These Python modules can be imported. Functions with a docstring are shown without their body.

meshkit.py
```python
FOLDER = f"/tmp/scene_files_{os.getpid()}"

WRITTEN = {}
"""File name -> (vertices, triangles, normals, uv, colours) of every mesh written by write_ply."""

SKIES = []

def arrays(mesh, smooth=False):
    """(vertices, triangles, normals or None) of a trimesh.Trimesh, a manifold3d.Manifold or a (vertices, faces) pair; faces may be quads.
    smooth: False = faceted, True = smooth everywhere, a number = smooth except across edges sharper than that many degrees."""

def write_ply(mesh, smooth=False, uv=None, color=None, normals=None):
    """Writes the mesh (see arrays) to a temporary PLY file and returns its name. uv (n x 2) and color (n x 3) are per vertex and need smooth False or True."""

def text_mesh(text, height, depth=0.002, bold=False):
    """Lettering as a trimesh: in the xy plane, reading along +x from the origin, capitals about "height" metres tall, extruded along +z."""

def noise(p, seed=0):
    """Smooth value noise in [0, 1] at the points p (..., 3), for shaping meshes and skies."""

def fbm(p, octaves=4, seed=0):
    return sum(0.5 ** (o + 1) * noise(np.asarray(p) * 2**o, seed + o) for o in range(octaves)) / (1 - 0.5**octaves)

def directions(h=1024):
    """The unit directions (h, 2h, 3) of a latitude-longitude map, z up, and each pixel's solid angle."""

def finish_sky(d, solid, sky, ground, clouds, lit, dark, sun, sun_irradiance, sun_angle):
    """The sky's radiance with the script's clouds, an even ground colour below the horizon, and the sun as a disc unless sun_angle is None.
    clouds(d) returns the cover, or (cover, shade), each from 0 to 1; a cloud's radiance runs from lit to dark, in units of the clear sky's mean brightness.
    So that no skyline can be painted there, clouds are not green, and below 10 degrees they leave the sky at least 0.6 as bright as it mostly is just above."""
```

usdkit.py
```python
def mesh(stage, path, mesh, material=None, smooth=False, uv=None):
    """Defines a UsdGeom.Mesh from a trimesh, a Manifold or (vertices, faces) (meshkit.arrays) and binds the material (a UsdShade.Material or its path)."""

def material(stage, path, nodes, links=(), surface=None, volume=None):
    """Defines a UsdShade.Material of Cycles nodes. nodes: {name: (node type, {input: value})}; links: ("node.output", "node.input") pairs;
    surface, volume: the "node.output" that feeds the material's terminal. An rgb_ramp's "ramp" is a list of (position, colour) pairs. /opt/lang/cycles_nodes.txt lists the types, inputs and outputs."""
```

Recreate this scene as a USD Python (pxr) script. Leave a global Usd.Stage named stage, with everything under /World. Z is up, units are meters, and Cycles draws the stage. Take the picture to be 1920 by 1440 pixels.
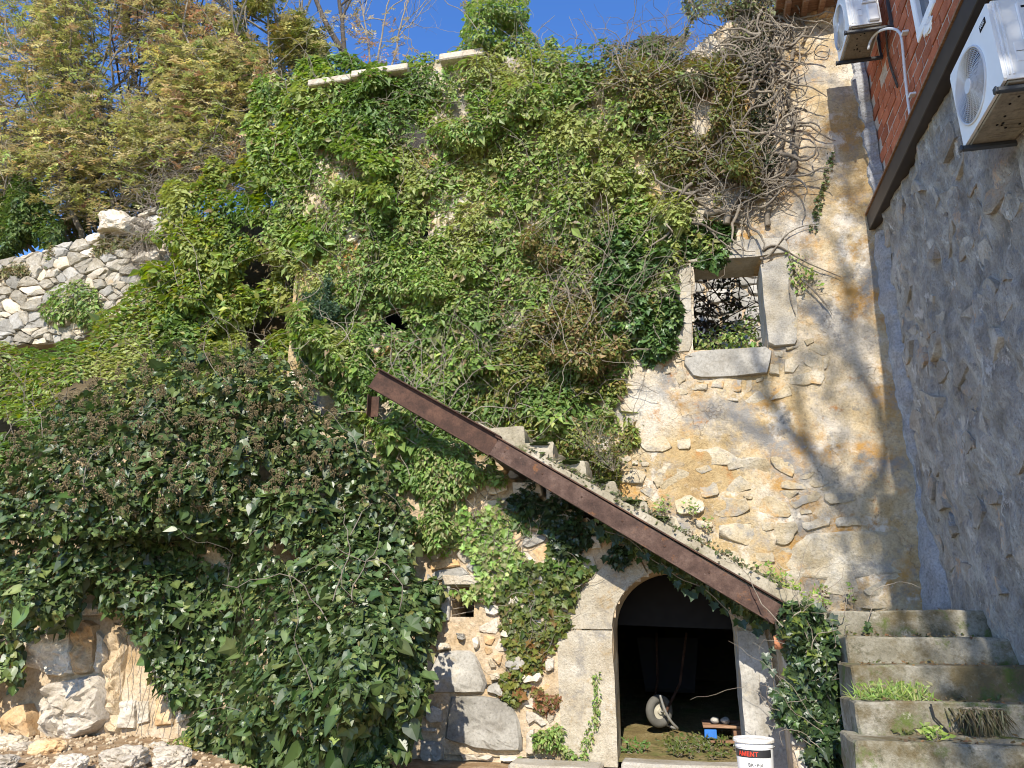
import math, numpy as np, trimesh, usdkit, meshkit, shapely
from shapely.geometry import Polygon, Point, box as sbox
from shapely.ops import unary_union
from scipy import ndimage
from scipy.spatial import Voronoi
from pxr import Usd, UsdGeom, UsdLux, UsdShade, Sdf, Gf, Vt

# ------------------------------------------------------------------ stage, camera, sky, sun
stage = Usd.Stage.CreateInMemory()
UsdGeom.SetStageUpAxis(stage, UsdGeom.Tokens.z); UsdGeom.SetStageMetersPerUnit(stage, 1.0)
UsdGeom.Xform.Define(stage, '/World'); UsdGeom.Scope.Define(stage, '/World/Looks')
F = 1430.0
YAW, PITCH, ROLL = np.radians([12.0, 17.75, 0.35])
EYE = np.array([0, 0, 1.10])
FW = np.array([-np.sin(YAW)*np.cos(PITCH), np.cos(YAW)*np.cos(PITCH), np.sin(PITCH)])
_r = np.array([np.cos(YAW), np.sin(YAW), 0]); _u = np.cross(_r, FW)
RT = _r*np.cos(ROLL) + _u*np.sin(ROLL); UP = -_r*np.sin(ROLL) + _u*np.cos(ROLL)
EXPOSURE = 0.62
cam = UsdGeom.Camera.Define(stage, '/World/camera')
M4 = Gf.Matrix4d(1.0)
for i, a in enumerate((RT, UP, -FW, EYE)):
    for j in range(3): M4[i, j] = float(a[j])
cam.AddTransformOp().Set(M4)
cam.CreateHorizontalApertureAttr(36.0); cam.CreateVerticalApertureAttr(27.0)
cam.CreateFocalLengthAttr(36.0*F/1920.0); cam.CreateClippingRangeAttr(Gf.Vec2f(0.05, 500))
cam.CreateExposureAttr(EXPOSURE)

SUN = np.array([0.03, -1.0, 0.78]); SUN /= np.linalg.norm(SUN)      # towards the sun
sky = UsdLux.DomeLight.Define(stage, '/World/sky')
skm = usdkit.material(stage, '/World/Looks/sky_material', {
    "s": ("sky_texture", {"sky_type": "single_scattering", "sun_disc": False, "sun_elevation": float(math.asin(SUN[2])),
                          "sun_rotation": float(math.atan2(SUN[0], SUN[1])), "air_density": 1.0, "aerosol_density": 0.1, "ozone_density": 4.0}),
    "h": ("hsv", {"hue": .510, "saturation": 1.2, "value": 1.28, "fac": 1.0}), "b": ("background_shader", {"strength": 0.15})}, [("s.color", "h.color"), ("h.color", "b.color")], surface="b.background")
UsdShade.MaterialBindingAPI.Apply(sky.GetPrim()).Bind(skm)
sky.GetPrim().SetCustomDataByKey('kind', 'structure')
sun = UsdLux.DistantLight.Define(stage, '/World/sun')
sun.CreateIntensityAttr(1.25); sun.CreateAngleAttr(0.5); sun.CreateNormalizeAttr(True); sun.CreateColorAttr(Gf.Vec3f(1.0, 0.93, 0.82))
zx = SUN; xx = np.cross([0, 0, 1], zx); xx /= np.linalg.norm(xx); yx = np.cross(zx, xx)
S4 = Gf.Matrix4d(1.0)
for i, a in enumerate((xx, yx, zx)):
    for j in range(3): S4[i, j] = float(a[j])
sun.AddTransformOp().Set(S4)

# ------------------------------------------------------------------ helpers
YA, YW, YB = 7.43, 8.23, 6.93            # cellar wall, ruin facade, stair edge beam
def at(px, py, X=None, Y=None, Z=None):
    d = RT*(px-960)/F - UP*(py-720)/F + FW
    t = (X-EYE[0])/d[0] if X is not None else (Y-EYE[1])/d[1] if Y is not None else (Z-EYE[2])/d[2]
    return EYE + t*d
def at_many(px, py, Y):
    d = RT[None]*((px-960)/F)[:, None] - UP[None]*((py-720)/F)[:, None] + FW[None]
    return EYE + d*((Y-EYE[1])/d[:, 1])[:, None]
def xz(pts, Y): return [tuple(at(x, y, Y=Y)[[0, 2]]) for x, y in pts]
used = {}
def numbered(path):
    k = used.get(path, 0); used[path] = k+1
    return path if k == 0 else f'{path}_{k:03d}'
def data(p, **kw):
    for k, v in kw.items():
        if v: p.SetCustomDataByKey(k, v)
    return p
def thing(name, label, cat, group=None, kind=None):
    x = UsdGeom.Xform.Define(stage, numbered('/World/'+name))
    return data(x.GetPrim(), label=label, category=cat, group=group, kind=kind)
def obj(name, mesh, mat, parent=None, smooth=False, color=None, **kw):
    base = str(parent.GetPath()) if parent else '/World'
    m = usdkit.mesh(stage, numbered(base+'/'+name), mesh, mat, smooth)
    if color is not None:
        UsdGeom.PrimvarsAPI(m).CreatePrimvar('leaf_tint', Sdf.ValueTypeNames.Color3fArray, 'vertex').Set(Vt.Vec3fArray.FromNumpy(np.asarray(color, np.float32)))
    return data(m.GetPrim(), **kw)
def struct(name, mesh, mat, smooth=False): return obj(name, mesh, mat, None, smooth, kind='structure')
cat_ = trimesh.util.concatenate
def bx(x0, x1, y0, y1, z0, z1):
    m = trimesh.creation.box((abs(x1-x0), abs(y1-y0), abs(z1-z0))); m.apply_translation(((x0+x1)/2, (y0+y1)/2, (z0+z1)/2)); return m
def cbx(x0, x1, y0, y1, z0, z1, c=0.01):
    """box with chamfered edges"""
    import manifold3d as mf
    xs, ys, zs = sorted((x0, x1)), sorted((y0, y1)), sorted((z0, z1))
    P = []
    for i in (0, 1):
        for j in (0, 1):
            for k in (0, 1):
                s = [(1, -1)[i], (1, -1)[j], (1, -1)[k]]; b = np.array([xs[i], ys[j], zs[k]], float)
                for ax in range(3):
                    q = b.copy()
                    for o in range(3):
                        if o != ax: q[o] += s[o]*c
                    P.append(q)
    return trimesh.convex.convex_hull(np.array(P))
def tube(path, rad, n=6, caps=True):
    P = np.asarray(path, float); k = len(P); rad = np.broadcast_to(np.asarray(rad, float), (k,))
    T = np.gradient(P, axis=0); T /= np.linalg.norm(T, axis=1, keepdims=True)+1e-9
    ref = np.array([0, 0, 1.0]) if abs(T[0, 2]) < .9 else np.array([1.0, 0, 0])
    U = np.cross(T, ref); U /= np.linalg.norm(U, axis=1, keepdims=True)+1e-9
    W = np.cross(T, U); a = np.arange(n)*2*np.pi/n
    V = (P[:, None] + rad[:, None, None]*(np.cos(a)[None, :, None]*U[:, None]+np.sin(a)[None, :, None]*W[:, None])).reshape(-1, 3)
    i = np.arange(k-1)[:, None]*n; j = np.arange(n)[None]; j2 = (j+1) % n
    f = np.concatenate([np.stack([i+j, i+j2, i+n+j2], -1).reshape(-1, 3), np.stack([i+j, i+n+j2, i+n+j], -1).reshape(-1, 3)])
    if caps:
        V = np.vstack([V, P[0], P[-1]]); b = (k-1)*n
        f = np.concatenate([f, np.stack([np.full(n, k*n), (np.arange(n)+1) % n, np.arange(n)], -1), np.stack([np.full(n, k*n+1), b+np.arange(n), b+(np.arange(n)+1) % n], -1)])
    return V, f
class Bag:
    def __init__(s): s.v, s.f, s.c, s.n = [], [], [], 0
    def add(s, vf, col=None):
        v, f = (np.asarray(vf.vertices), np.asarray(vf.faces)) if hasattr(vf, 'vertices') else vf
        s.v.append(v); s.f.append(f+s.n); s.n += len(v)
        if col is not None: s.c.append(np.broadcast_to(col, (len(v), 3)))
    def mesh(s): return np.concatenate(s.v), np.concatenate(s.f)
    def build(s, name, mat, parent=None, smooth=False, **kw):
        if not s.n: return None
        return obj(name, s.mesh(), mat, parent, smooth, color=np.concatenate(s.c) if s.c else None, **kw)

# ------------------------------------------------------------------ materials
def rock_mat(name, cols, scale=1.2, fine=30, bump=0.5, dist=0.02, rough=0.9, spots=None, rnd=0.25, spot_scale=4, spot_lo=.55, spot_hi=.68, stretch=None, crack=False):
    """stone, plaster, earth: broad colour noise + fine grain + separate stains, bumped"""
    n = {"g": ("geometry", {}), "n1": ("noise_texture", {"scale": scale, "detail": 10, "roughness": .68}),
         "r1": ("rgb_ramp", {"ramp": cols}), "n2": ("noise_texture", {"scale": fine, "detail": 4, "roughness": .7}),
         "r2": ("rgb_ramp", {"ramp": [(.3, (.55, .54, .53)), (.44, (.88, .88, .87)), (.54, (1, 1, 1)), (.72, (1.2, 1.19, 1.17))]}),
         "m": ("mix", {"mix_type": "multiply", "fac": .85}), "oi": ("geometry", {}),
         "b1": ("bump", {"strength": bump, "distance": dist}), "b2": ("bump", {"strength": bump*.8, "distance": dist*.35}),
         "oinf": ("object_info", {}), "v": ("map_range", {"from_min": 0, "from_max": 1, "to_min": 1-rnd, "to_max": 1+rnd*.6}),
         "m2": ("mix", {"mix_type": "multiply", "fac": 1.0}),
         "p": ("principled_bsdf", {"roughness": rough, "specular_ior_level": .25})}
    pos = "g.position"
    l = []
    if stretch:
        n["mp"] = ("mapping", {"scale": stretch}); l.append(("g.position", "mp.vector")); pos = "mp.vector"
    l += [(pos, "n1.vector"), (pos, "n2.vector"), ("n1.fac", "r1.fac"), ("n2.fac", "r2.fac"), ("r1.color", "m.color1"), ("r2.color", "m.color2"),
         ("oinf.random", "v.value"), ("m.color", "m2.color1"), ("v.result", "m2.color2"),
         ("n1.fac", "b1.height"), ("n2.fac", "b2.height"), ("b1.normal", "b2.normal"), ("b2.normal", "p.normal")]
    last = "m2.color"
    for k, (c, sc, lo, hi) in enumerate(spots or []):
        n[f"s{k}"] = ("noise_texture", {"scale": sc, "detail": 11, "roughness": .74}); n[f"o{k}"] = ("vector_math", {"vector_math_type": "add"}) if False else ("mapping", {"location": (7.3*k+3, 1.7*k, 4.1*k)})
        n[f"q{k}"] = ("map_range", {"from_min": lo, "from_max": hi, "to_min": 0, "to_max": 1, "clamp": True}); n[f"x{k}"] = ("mix", {"mix_type": "mix", "color2": c})
        l += [(pos, f"o{k}.vector"), (f"o{k}.vector", f"s{k}.vector"), (f"s{k}.fac", f"q{k}.value"), (f"q{k}.result", f"x{k}.fac"), (last, f"x{k}.color1")]
        last = f"x{k}.color"
    if crack:   # fine cracks and pits in patches
        n.update({"cw": ("noise_texture", {"scale": 5.0, "detail": 5}), "cv": ("vector_math", {"math_type": "multiply_add", "vector2": (.55, .55, .55)}), "vo": ("voronoi_texture", {"feature": "distance_to_edge", "scale": 3.1}),
                  "ce": ("map_range", {"from_min": 0, "from_max": .022, "to_min": 1, "to_max": 0, "clamp": True}), "cm": ("noise_texture", {"scale": 1.3, "detail": 3}), "cq": ("map_range", {"from_min": .52, "from_max": .66, "to_min": 0, "to_max": .42, "clamp": True}),
                  "cx": ("math", {"math_type": "multiply"}), "cc": ("mix", {"mix_type": "mix", "color2": (.13, .09, .05)}), "cb": ("bump", {"strength": .8, "distance": .02, "invert": True}),
                  "pn": ("noise_texture", {"scale": 16, "detail": 8, "roughness": .75}), "pb": ("bump", {"strength": .9, "distance": .03})})
        l += [(pos, "cw.vector"), ("cw.color", "cv.vector1"), (pos, "cv.vector3"), ("cv.vector", "vo.vector"), ("vo.distance", "ce.value"), (pos, "cm.vector"), ("cm.fac", "cq.value"), ("ce.result", "cx.value1"), ("cq.result", "cx.value2"),
              (last, "cc.color1"), ("cx.value", "cc.fac"), ("cx.value", "cb.height"), ("b2.normal", "cb.normal"), (pos, "pn.vector"), ("pn.fac", "pb.height"), ("cb.normal", "pb.normal"), ("pb.normal", "p.normal")]
        l.remove(("b2.normal", "p.normal")); last = "cc.color"
    l.append((last, "p.base_color"))
    return usdkit.material(stage, '/World/Looks/'+name, n, l, surface="p.BSDF")
def plain(name, col, rough=.5, metal=0, spec=.5, grime=.25, scale=9, bump=.0):
    n = {"g": ("geometry", {}), "n": ("noise_texture", {"scale": scale, "detail": 5, "roughness": .65}),
         "r": ("rgb_ramp", {"ramp": [(.3, tuple(c*(1-grime) for c in col)), (.6, col), (.8, tuple(min(1, c*(1+grime*.3)) for c in col))]}),
         "b": ("bump", {"strength": bump, "distance": .01}),
         "p": ("principled_bsdf", {"roughness": rough, "metallic": metal, "specular_ior_level": spec})}
    return usdkit.material(stage, '/World/Looks/'+name, n, [("g.position", "n.vector"), ("n.fac", "r.fac"), ("r.color", "p.base_color"), ("n.fac", "b.height"), ("b.normal", "p.normal")], surface="p.BSDF")
def leaf_mat(name, rough=.45, trans=.3, spec=.5):
    n = {"a": ("attribute", {"attribute": "leaf_tint"}), "g": ("geometry", {}), "mr": ("map_range", {"from_min": 0, "from_max": 1, "to_min": .65, "to_max": 1.3}),
         "m": ("mix", {"mix_type": "multiply", "fac": 1.0}), "p": ("principled_bsdf", {"roughness": rough, "specular_ior_level": spec}),
         "hs": ("hsv", {"hue": .485, "saturation": 1.15, "value": 1.5}), "t": ("translucent_bsdf", {}), "x": ("mix_closure", {"fac": trans})}
    l = [("a.color", "m.color1"), ("g.random_per_island", "mr.value"), ("mr.result", "m.color2"), ("m.color", "p.base_color"), ("m.color", "hs.color"), ("hs.color", "t.color"),
         ("p.BSDF", "x.closure1"), ("t.BSDF", "x.closure2")]
    return usdkit.material(stage, '/World/Looks/'+name, n, l, surface="x.closure")
L_MATT = leaf_mat('leaf_matt', .5, .32, .4)
L_GLOSS = leaf_mat('leaf_glossy', .40, .15, .5)
PLASTER = rock_mat('old_ochre_plaster', [(.3, (.33, .22, .10)), (.42, (.44, .32, .16)), (.5, (.51, .41, .26)), (.58, (.55, .47, .35)), (.7, (.60, .55, .46))], .8, 42, .6, .03,
                   spots=[((.44, .25, .075), 1.0, .50, .60), ((.27, .255, .23), 1.5, .51, .62), ((.62, .56, .46), 2.2, .54, .63), ((.40, .20, .07), 3.5, .60, .69), ((.21, .20, .175), 4, .56, .66), ((.13, .12, .105), 9, .62, .70)], rnd=.0, crack=True)
STONE = rock_mat('limestone_pale', [(.3, (.42, .34, .22)), (.5, (.54, .47, .36)), (.7, (.64, .60, .52))], 3.0, 45, .6, .02,
                 spots=[((.28, .27, .25), 5, .58, .72), ((.46, .30, .13), 3, .60, .74)])
STONE_W = rock_mat('limestone_white', [(.3, (.40, .33, .23)), (.5, (.53, .46, .36)), (.7, (.64, .59, .50))], 4.0, 34, 1.0, .04, spots=[((.36, .33, .29), 7, .60, .74)])
STONE_T = rock_mat('terrace_limestone', [(.3, (.26, .22, .155)), (.5, (.37, .33, .255)), (.7, (.47, .43, .36))], 5, 34, 1.0, .05, spots=[((.24, .23, .20), 6, .55, .66), ((.40, .28, .15), 4, .60, .70)])
BEDDED = rock_mat('bedded_stone', [(.3, (.33, .25, .14)), (.45, (.44, .36, .23)), (.58, (.51, .45, .34)), (.7, (.57, .53, .45))], 2.2, 42, 1.0, .04, spots=[((.42, .25, .09), 2.4, .56, .66), ((.27, .255, .225), 3.2, .52, .64)], rnd=.12)
STONE_O = rock_mat('limestone_orange', [(.3, (.45, .26, .11)), (.5, (.56, .38, .20)), (.7, (.62, .50, .34))], 4.0, 38, .8, .025)
STONE_G = rock_mat('limestone_grey', [(.3, (.25, .23, .19)), (.5, (.36, .34, .295)), (.7, (.47, .445, .39))], 3.0, 40, .6, .02, spots=[((.20, .18, .14), 4, .56, .70), ((.46, .38, .24), 2.5, .58, .7)])
DRESSED = rock_mat('dressed_stone', [(.3, (.28, .24, .17)), (.5, (.39, .355, .29)), (.7, (.49, .46, .40))], 2.6, 60, .9, .03, spots=[((.52, .40, .20), 3.1, .57, .70), ((.28, .27, .25), 4, .60, .74)], rnd=.1)
JAMB = rock_mat('tan_dressed_stone', [(.3, (.31, .26, .18)), (.5, (.42, .37, .28)), (.7, (.51, .47, .39))], 3, 60, .9, .035, spots=[((.33, .23, .11), 2.6, .54, .66), ((.22, .205, .18), 3.6, .53, .66), ((.54, .50, .43), 5, .6, .68)], rnd=.1)
RUBBLE = rock_mat('rubble_mortar', [(.3, (.36, .25, .13)), (.5, (.48, .37, .24)), (.7, (.58, .49, .37))], 4, 30, 1.0, .04, spots=[((.22, .19, .15), 5, .58, .7)], rnd=0)
MORTAR = rock_mat('sandy_mortar', [(.3, (.42, .30, .16)), (.5, (.53, .41, .26)), (.7, (.60, .50, .36))], 6, 60, 1.0, .03)
STUCCO = rock_mat('grey_rough_render', [(.3, (.19, .175, .15)), (.44, (.36, .335, .295)), (.56, (.46, .435, .39)), (.7, (.60, .57, .52))], 3.6, 45, 1.0, .10,
                  spots=[((.56, .42, .30), 2.4, .59, .62), ((.21, .205, .195), 4, .60, .68), ((.64, .61, .56), 3.6, .58, .62), ((.28, .28, .285), 9, .57, .62)], rnd=0, stretch=(1, 1.2, .85))
CEMENT = rock_mat('grey_cement', [(.3, (.24, .245, .25)), (.5, (.33, .335, .34)), (.7, (.40, .405, .41))], 5, 40, .8, .03, rnd=0)
CONCRETE = rock_mat('weathered_concrete', [(.3, (.14, .125, .085)), (.5, (.235, .215, .16)), (.7, (.37, .345, .285))], 2.6, 45, 1.0, .03,
                    spots=[((.12, .095, .05), 2.0, .47, .58), ((.075, .07, .04), 5, .55, .64), ((.085, .11, .025), 3.0, .53, .62), ((.48, .44, .36), 7, .62, .70)], rnd=.12)
STEPSTONE = rock_mat('mossy_step_stone', [(.3, (.22, .19, .12)), (.5, (.33, .29, .21)), (.7, (.43, .39, .31))], 3, 45, .8, .02, spots=[((.07, .085, .02), 4, .56, .66), ((.16, .14, .10), 6, .6, .72)], rnd=.12)
EARTH = rock_mat('cellar_earth', [(.3, (.14, .10, .04)), (.5, (.22, .17, .07)), (.7, (.30, .24, .12))], 5, 40, 1.0, .04, spots=[((.11, .14, .03), 3, .5, .66)], rnd=0)
SOIL = rock_mat('rubbly_soil', [(.3, (.20, .12, .06)), (.5, (.32, .21, .11)), (.7, (.46, .36, .24))], 6, 40, 1.0, .04, rnd=0)
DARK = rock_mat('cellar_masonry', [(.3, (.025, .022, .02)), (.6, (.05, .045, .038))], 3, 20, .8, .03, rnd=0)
HILL = rock_mat('hillside_soil', [(.3, (.07, .055, .03)), (.5, (.12, .09, .05)), (.7, (.16, .14, .07))], 2, 20, 1, .05, rnd=0)
BRICK = rock_mat('red_clay_brick', [(.3, (.28, .080, .036)), (.5, (.38, .115, .052)), (.7, (.45, .16, .08))], 7, 60, .5, .01, rnd=.22)
BRICKM = rock_mat('brick_mortar', [(.3, (.36, .27, .21)), (.6, (.50, .42, .35))], 8, 40, .8, .02, rnd=0)
RUST = rock_mat('rusty_steel', [(.3, (.030, .016, .010)), (.5, (.06, .030, .019)), (.7, (.11, .055, .034))], 7, 70, .9, .008, rough=.75, rnd=.05)
RUST2 = rock_mat('rusty_channel', [(.3, (.040, .023, .017)), (.5, (.080, .047, .035)), (.7, (.14, .09, .068))], 8, 80, .9, .008, rough=.8, rnd=.05, spots=[((.17, .075, .03), 7, .58, .66), ((.035, .022, .017), 12, .58, .66), ((.20, .15, .12), 18, .62, .7)])
BROWN = plain('brown_edge_steel', (.035, .026, .02), .5, 0, .4, .3)
ACW = plain('white_enamel', (.72, .73, .72), .35, 0, .5, .06, 5)
ACG = plain('pale_grey_plastic', (.55, .57, .58), .45, 0, .5, .06)
ACPAN = rock_mat('galvanised_pan', [(.3, (.17, .155, .12)), (.6, (.26, .24, .19))], 7, 40, .2, .004, rough=.55, rnd=0)
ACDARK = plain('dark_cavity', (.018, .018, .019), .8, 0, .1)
BRACK = plain('black_bracket_steel', (.035, .04, .045), .4, 0, .5, .2)
PIPE = plain('white_pipe', (.66, .67, .67), .4, 0, .5, .08)
WHITE = plain('white_plastic', (.80, .80, .78), .35, 0, .5, .08, 12)
DUSTY = rock_mat('dusty_lid', [(.3, (.55, .50, .42)), (.6, (.72, .70, .65))], 14, 60, .2, .003, rough=.6, rnd=0)
BLACKP = plain('black_print', (.03, .03, .032), .4)
REDP = plain('red_print', (.65, .05, .025), .4, grime=.05)
BLUEP = plain('blue_paint', (.03, .16, .50), .4)
YELLOW = plain('yellow_print', (.62, .60, .10), .5)
WOOD = rock_mat('weathered_wood', [(.3, (.16, .085, .045)), (.5, (.25, .14, .08)), (.7, (.36, .23, .14))], 6, 40, .6, .01, rnd=.15, stretch=(.4, 4, 4))
BARK = rock_mat('pale_bark', [(.3, (.12, .10, .075)), (.5, (.20, .17, .125)), (.7, (.28, .25, .19))], 12, 60, .8, .01, rnd=.15)
BARKD = rock_mat('dark_bark', [(.3, (.045, .038, .03)), (.6, (.09, .075, .06))], 12, 60, .8, .01, rnd=.15)
VINE = rock_mat('grey_brown_vine', [(.3, (.13, .11, .08)), (.5, (.225, .19, .145)), (.7, (.34, .30, .235))], 14, 60, .8, .006, rnd=.3)
RUBBER = plain('dusty_rubber', (.12, .115, .10), .8, 0, .2, .3)
RIM = plain('dusty_rim', (.48, .44, .34), .6, 0, .3, .25)
GALV = plain('galvanised_tube', (.42, .41, .38), .45, .5, .5, .2)
TERRA = rock_mat('terracotta', [(.3, (.32, .12, .06)), (.6, (.45, .2, .1))], 8, 50, .5, .01, rnd=.1)
MOSS = rock_mat('moss', [(.3, (.035, .05, .008)), (.5, (.06, .085, .012)), (.7, (.10, .12, .02))], 30, 120, 1, .03, rnd=.2)
UMBEL = plain('brown_flower_head', (.19, .145, .075), .8, 0, .2, .35, 40)

# ------------------------------------------------------------------ stones
def resample(out, k):
    ring = shapely.LinearRing(out); L = ring.length
    return np.array([ring.interpolate(L*i/k).coords[0] for i in range(k)])
def stone(out, Y0, proud, rng, k=11, back=.05, rough=.0):
    """one stone of a wall facing -y: outline (x, z), its face standing PROUD of Y0; about 50 triangles"""
    q = resample(out, k); c = q.mean(0); tilt = rng.normal(0, .12, 2)
    size = np.ptp(q, axis=0).max()
    def ring(s, y, jit):
        r = c+(q-c)*s + rng.normal(0, size*.018, q.shape)
        return np.column_stack([r[:, 0], y+(r-c)@tilt*jit+rng.normal(0, abs(proud)*.12, k)*jit, r[:, 1]])
    R = [ring(1.0, Y0+back, 0), ring(.985, Y0-proud*.72, .6), ring(.86, Y0-proud, 1)]
    V = np.vstack(R+[np.array([[c[0], Y0-proud*rng.uniform(.9, 1.25), c[1]]])]); f = []
    for a in range(2):
        for i in range(k):
            j = (i+1) % k; f += [(a*k+i, a*k+j, (a+1)*k+j), (a*k+i, (a+1)*k+j, (a+1)*k+i)]
    for i in range(k): f.append((2*k+i, 2*k+(i+1) % k, 3*k))
    m = trimesh.Trimesh(V, f, process=False)
    if Polygon(q).exterior.is_ccw is False: m.invert()
    if m.face_normals[-k:, 1].mean() > 0: m.invert()
    return m
def boulder(out, Y0, proud, seed, k=30, rings=6, amp=.05, flat=.75, freq=5, back=.25):
    """a larger rough block from its outline, with a craggy face"""
    q = resample(out, k); c = q.mean(0); V, f = [], []
    ss = [1.0, 1.0]+list(np.linspace(.93, .12, rings)); ys = [back, -proud*.35]+[-proud*(flat+(1-flat)*(1-s)) for s in np.linspace(.93, .12, rings)]
    for s, y in zip(ss, ys):
        r = c+(q-c)*s; V.append(np.column_stack([r[:, 0], np.full(k, Y0+y), r[:, 1]]))
    V.append(np.array([[c[0], Y0-proud, c[1]]])); V = np.vstack(V); n = len(ss)
    d = meshkit.fbm(V*freq, 4, seed)-.5; e = np.abs(meshkit.fbm(V*freq*.55, 3, seed+9)-.5)
    e2 = np.abs(meshkit.fbm(V*freq*1.9+5, 3, seed+2)-.5); V[k:, 1] += (d*amp*2 + e*amp*2.6+e2*amp*1.6)[k:]
    V[k:, 0] += (meshkit.fbm(V*freq+31, 3, seed+5)-.5)[k:]*amp*.7; V[k:, 2] += (meshkit.fbm(V*freq+57, 3, seed+7)-.5)[k:]*amp*.7
    for a in range(n-1):
        for i in range(k):
            j = (i+1) % k; f += [(a*k+i, a*k+j, (a+1)*k+j), (a*k+i, (a+1)*k+j, (a+1)*k+i)]
    for i in range(k): f.append(((n-1)*k+i, (n-1)*k+(i+1) % k, n*k))
    m = trimesh.Trimesh(V, f, process=False)
    if m.face_normals[-k:, 1].mean() > 0: m.invert()
    return m
def cells(poly, sx, sz, rng, gap=.012, jit=.42, skew=0.0, drop=.0):
    """irregular masonry outlines that fill a polygon in (x, z)"""
    x0, z0, x1, z1 = poly.bounds; P = []
    rows = int((z1-z0)/sz)+5
    for r in range(-2, rows):
        sxx = sx*rng.uniform(.7, 1.4); off = rng.uniform(0, sxx)
        x = x0-2*sx+off
        while x < x1+2*sx:
            P.append((x+rng.normal(0, jit*.5)*sx, z0+r*sz+rng.normal(0, jit*.8)*sz+skew*(x-x0))); x += sxx*rng.uniform(.55, 1.5)
    P = np.array(P); P = P[rng.random(len(P)) > drop]; S = np.array([1/sx, 1/sz]); vor = Voronoi(P*S); out = []
    for i in range(len(P)):
        reg = vor.regions[vor.point_region[i]]
        if -1 in reg or len(reg) < 3: continue
        g = Polygon(vor.vertices[reg]/S).intersection(poly)
        if g.is_empty or g.geom_type != 'Polygon' or g.area < sx*sz*.12: continue
        rr = min(sx, sz)*.05
        g = g.buffer(-gap-rr).buffer(rr)
        if g.is_empty or g.geom_type != 'Polygon' or g.area < sx*sz*.08: continue
        out.append(np.array(g.exterior.coords)[:-1])
    return out
def grid_skin(poly, Y0, step, disp, mat, name, parent, smooth=True):
    """a wall's plaster skin: a grid in (x, z) inside POLY, displaced by disp(x, z) towards -y"""
    x0, z0, x1, z1 = poly.bounds; nx, nz = int((x1-x0)/step)+2, int((z1-z0)/step)+2
    gx, gz = np.meshgrid(x0+np.arange(nx)*step, z0+np.arange(nz)*step)
    cx, cz = gx[:-1, :-1]+step/2, gz[:-1, :-1]+step/2
    ins = shapely.contains_xy(poly, cx.ravel(), cz.ravel()).reshape(cx.shape)
    V = np.column_stack([gx.ravel(), (Y0-disp(gx, gz)).ravel(), gz.ravel()])
    i, j = np.nonzero(ins); a = i*nx+j
    f = np.concatenate([np.column_stack([a, a+1, a+nx+1]), np.column_stack([a, a+nx+1, a+nx])])
    us, inv = np.unique(f, return_inverse=True)
    return obj(name, (V[us], inv.reshape(-1, 3)), mat, parent, smooth)
def wall_core(poly, y0, y1):
    """poly in (x, z) extruded from y0 (front) to y1"""
    parts = []
    for g in getattr(poly, 'geoms', [poly]):
        m = trimesh.creation.extrude_polygon(g, y1-y0, engine='earcut'); v = m.vertices.copy()
        m = trimesh.Trimesh(np.column_stack([v[:, 0], y1-v[:, 2], v[:, 1]]), m.faces, process=False)
        parts.append(m)
    return cat_(parts)
def fb(x, z, s, o=4, seed=0): return meshkit.fbm(np.stack([x*s, z*s, np.zeros_like(x)+seed*3.7], -1), o, seed)-.5

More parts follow.
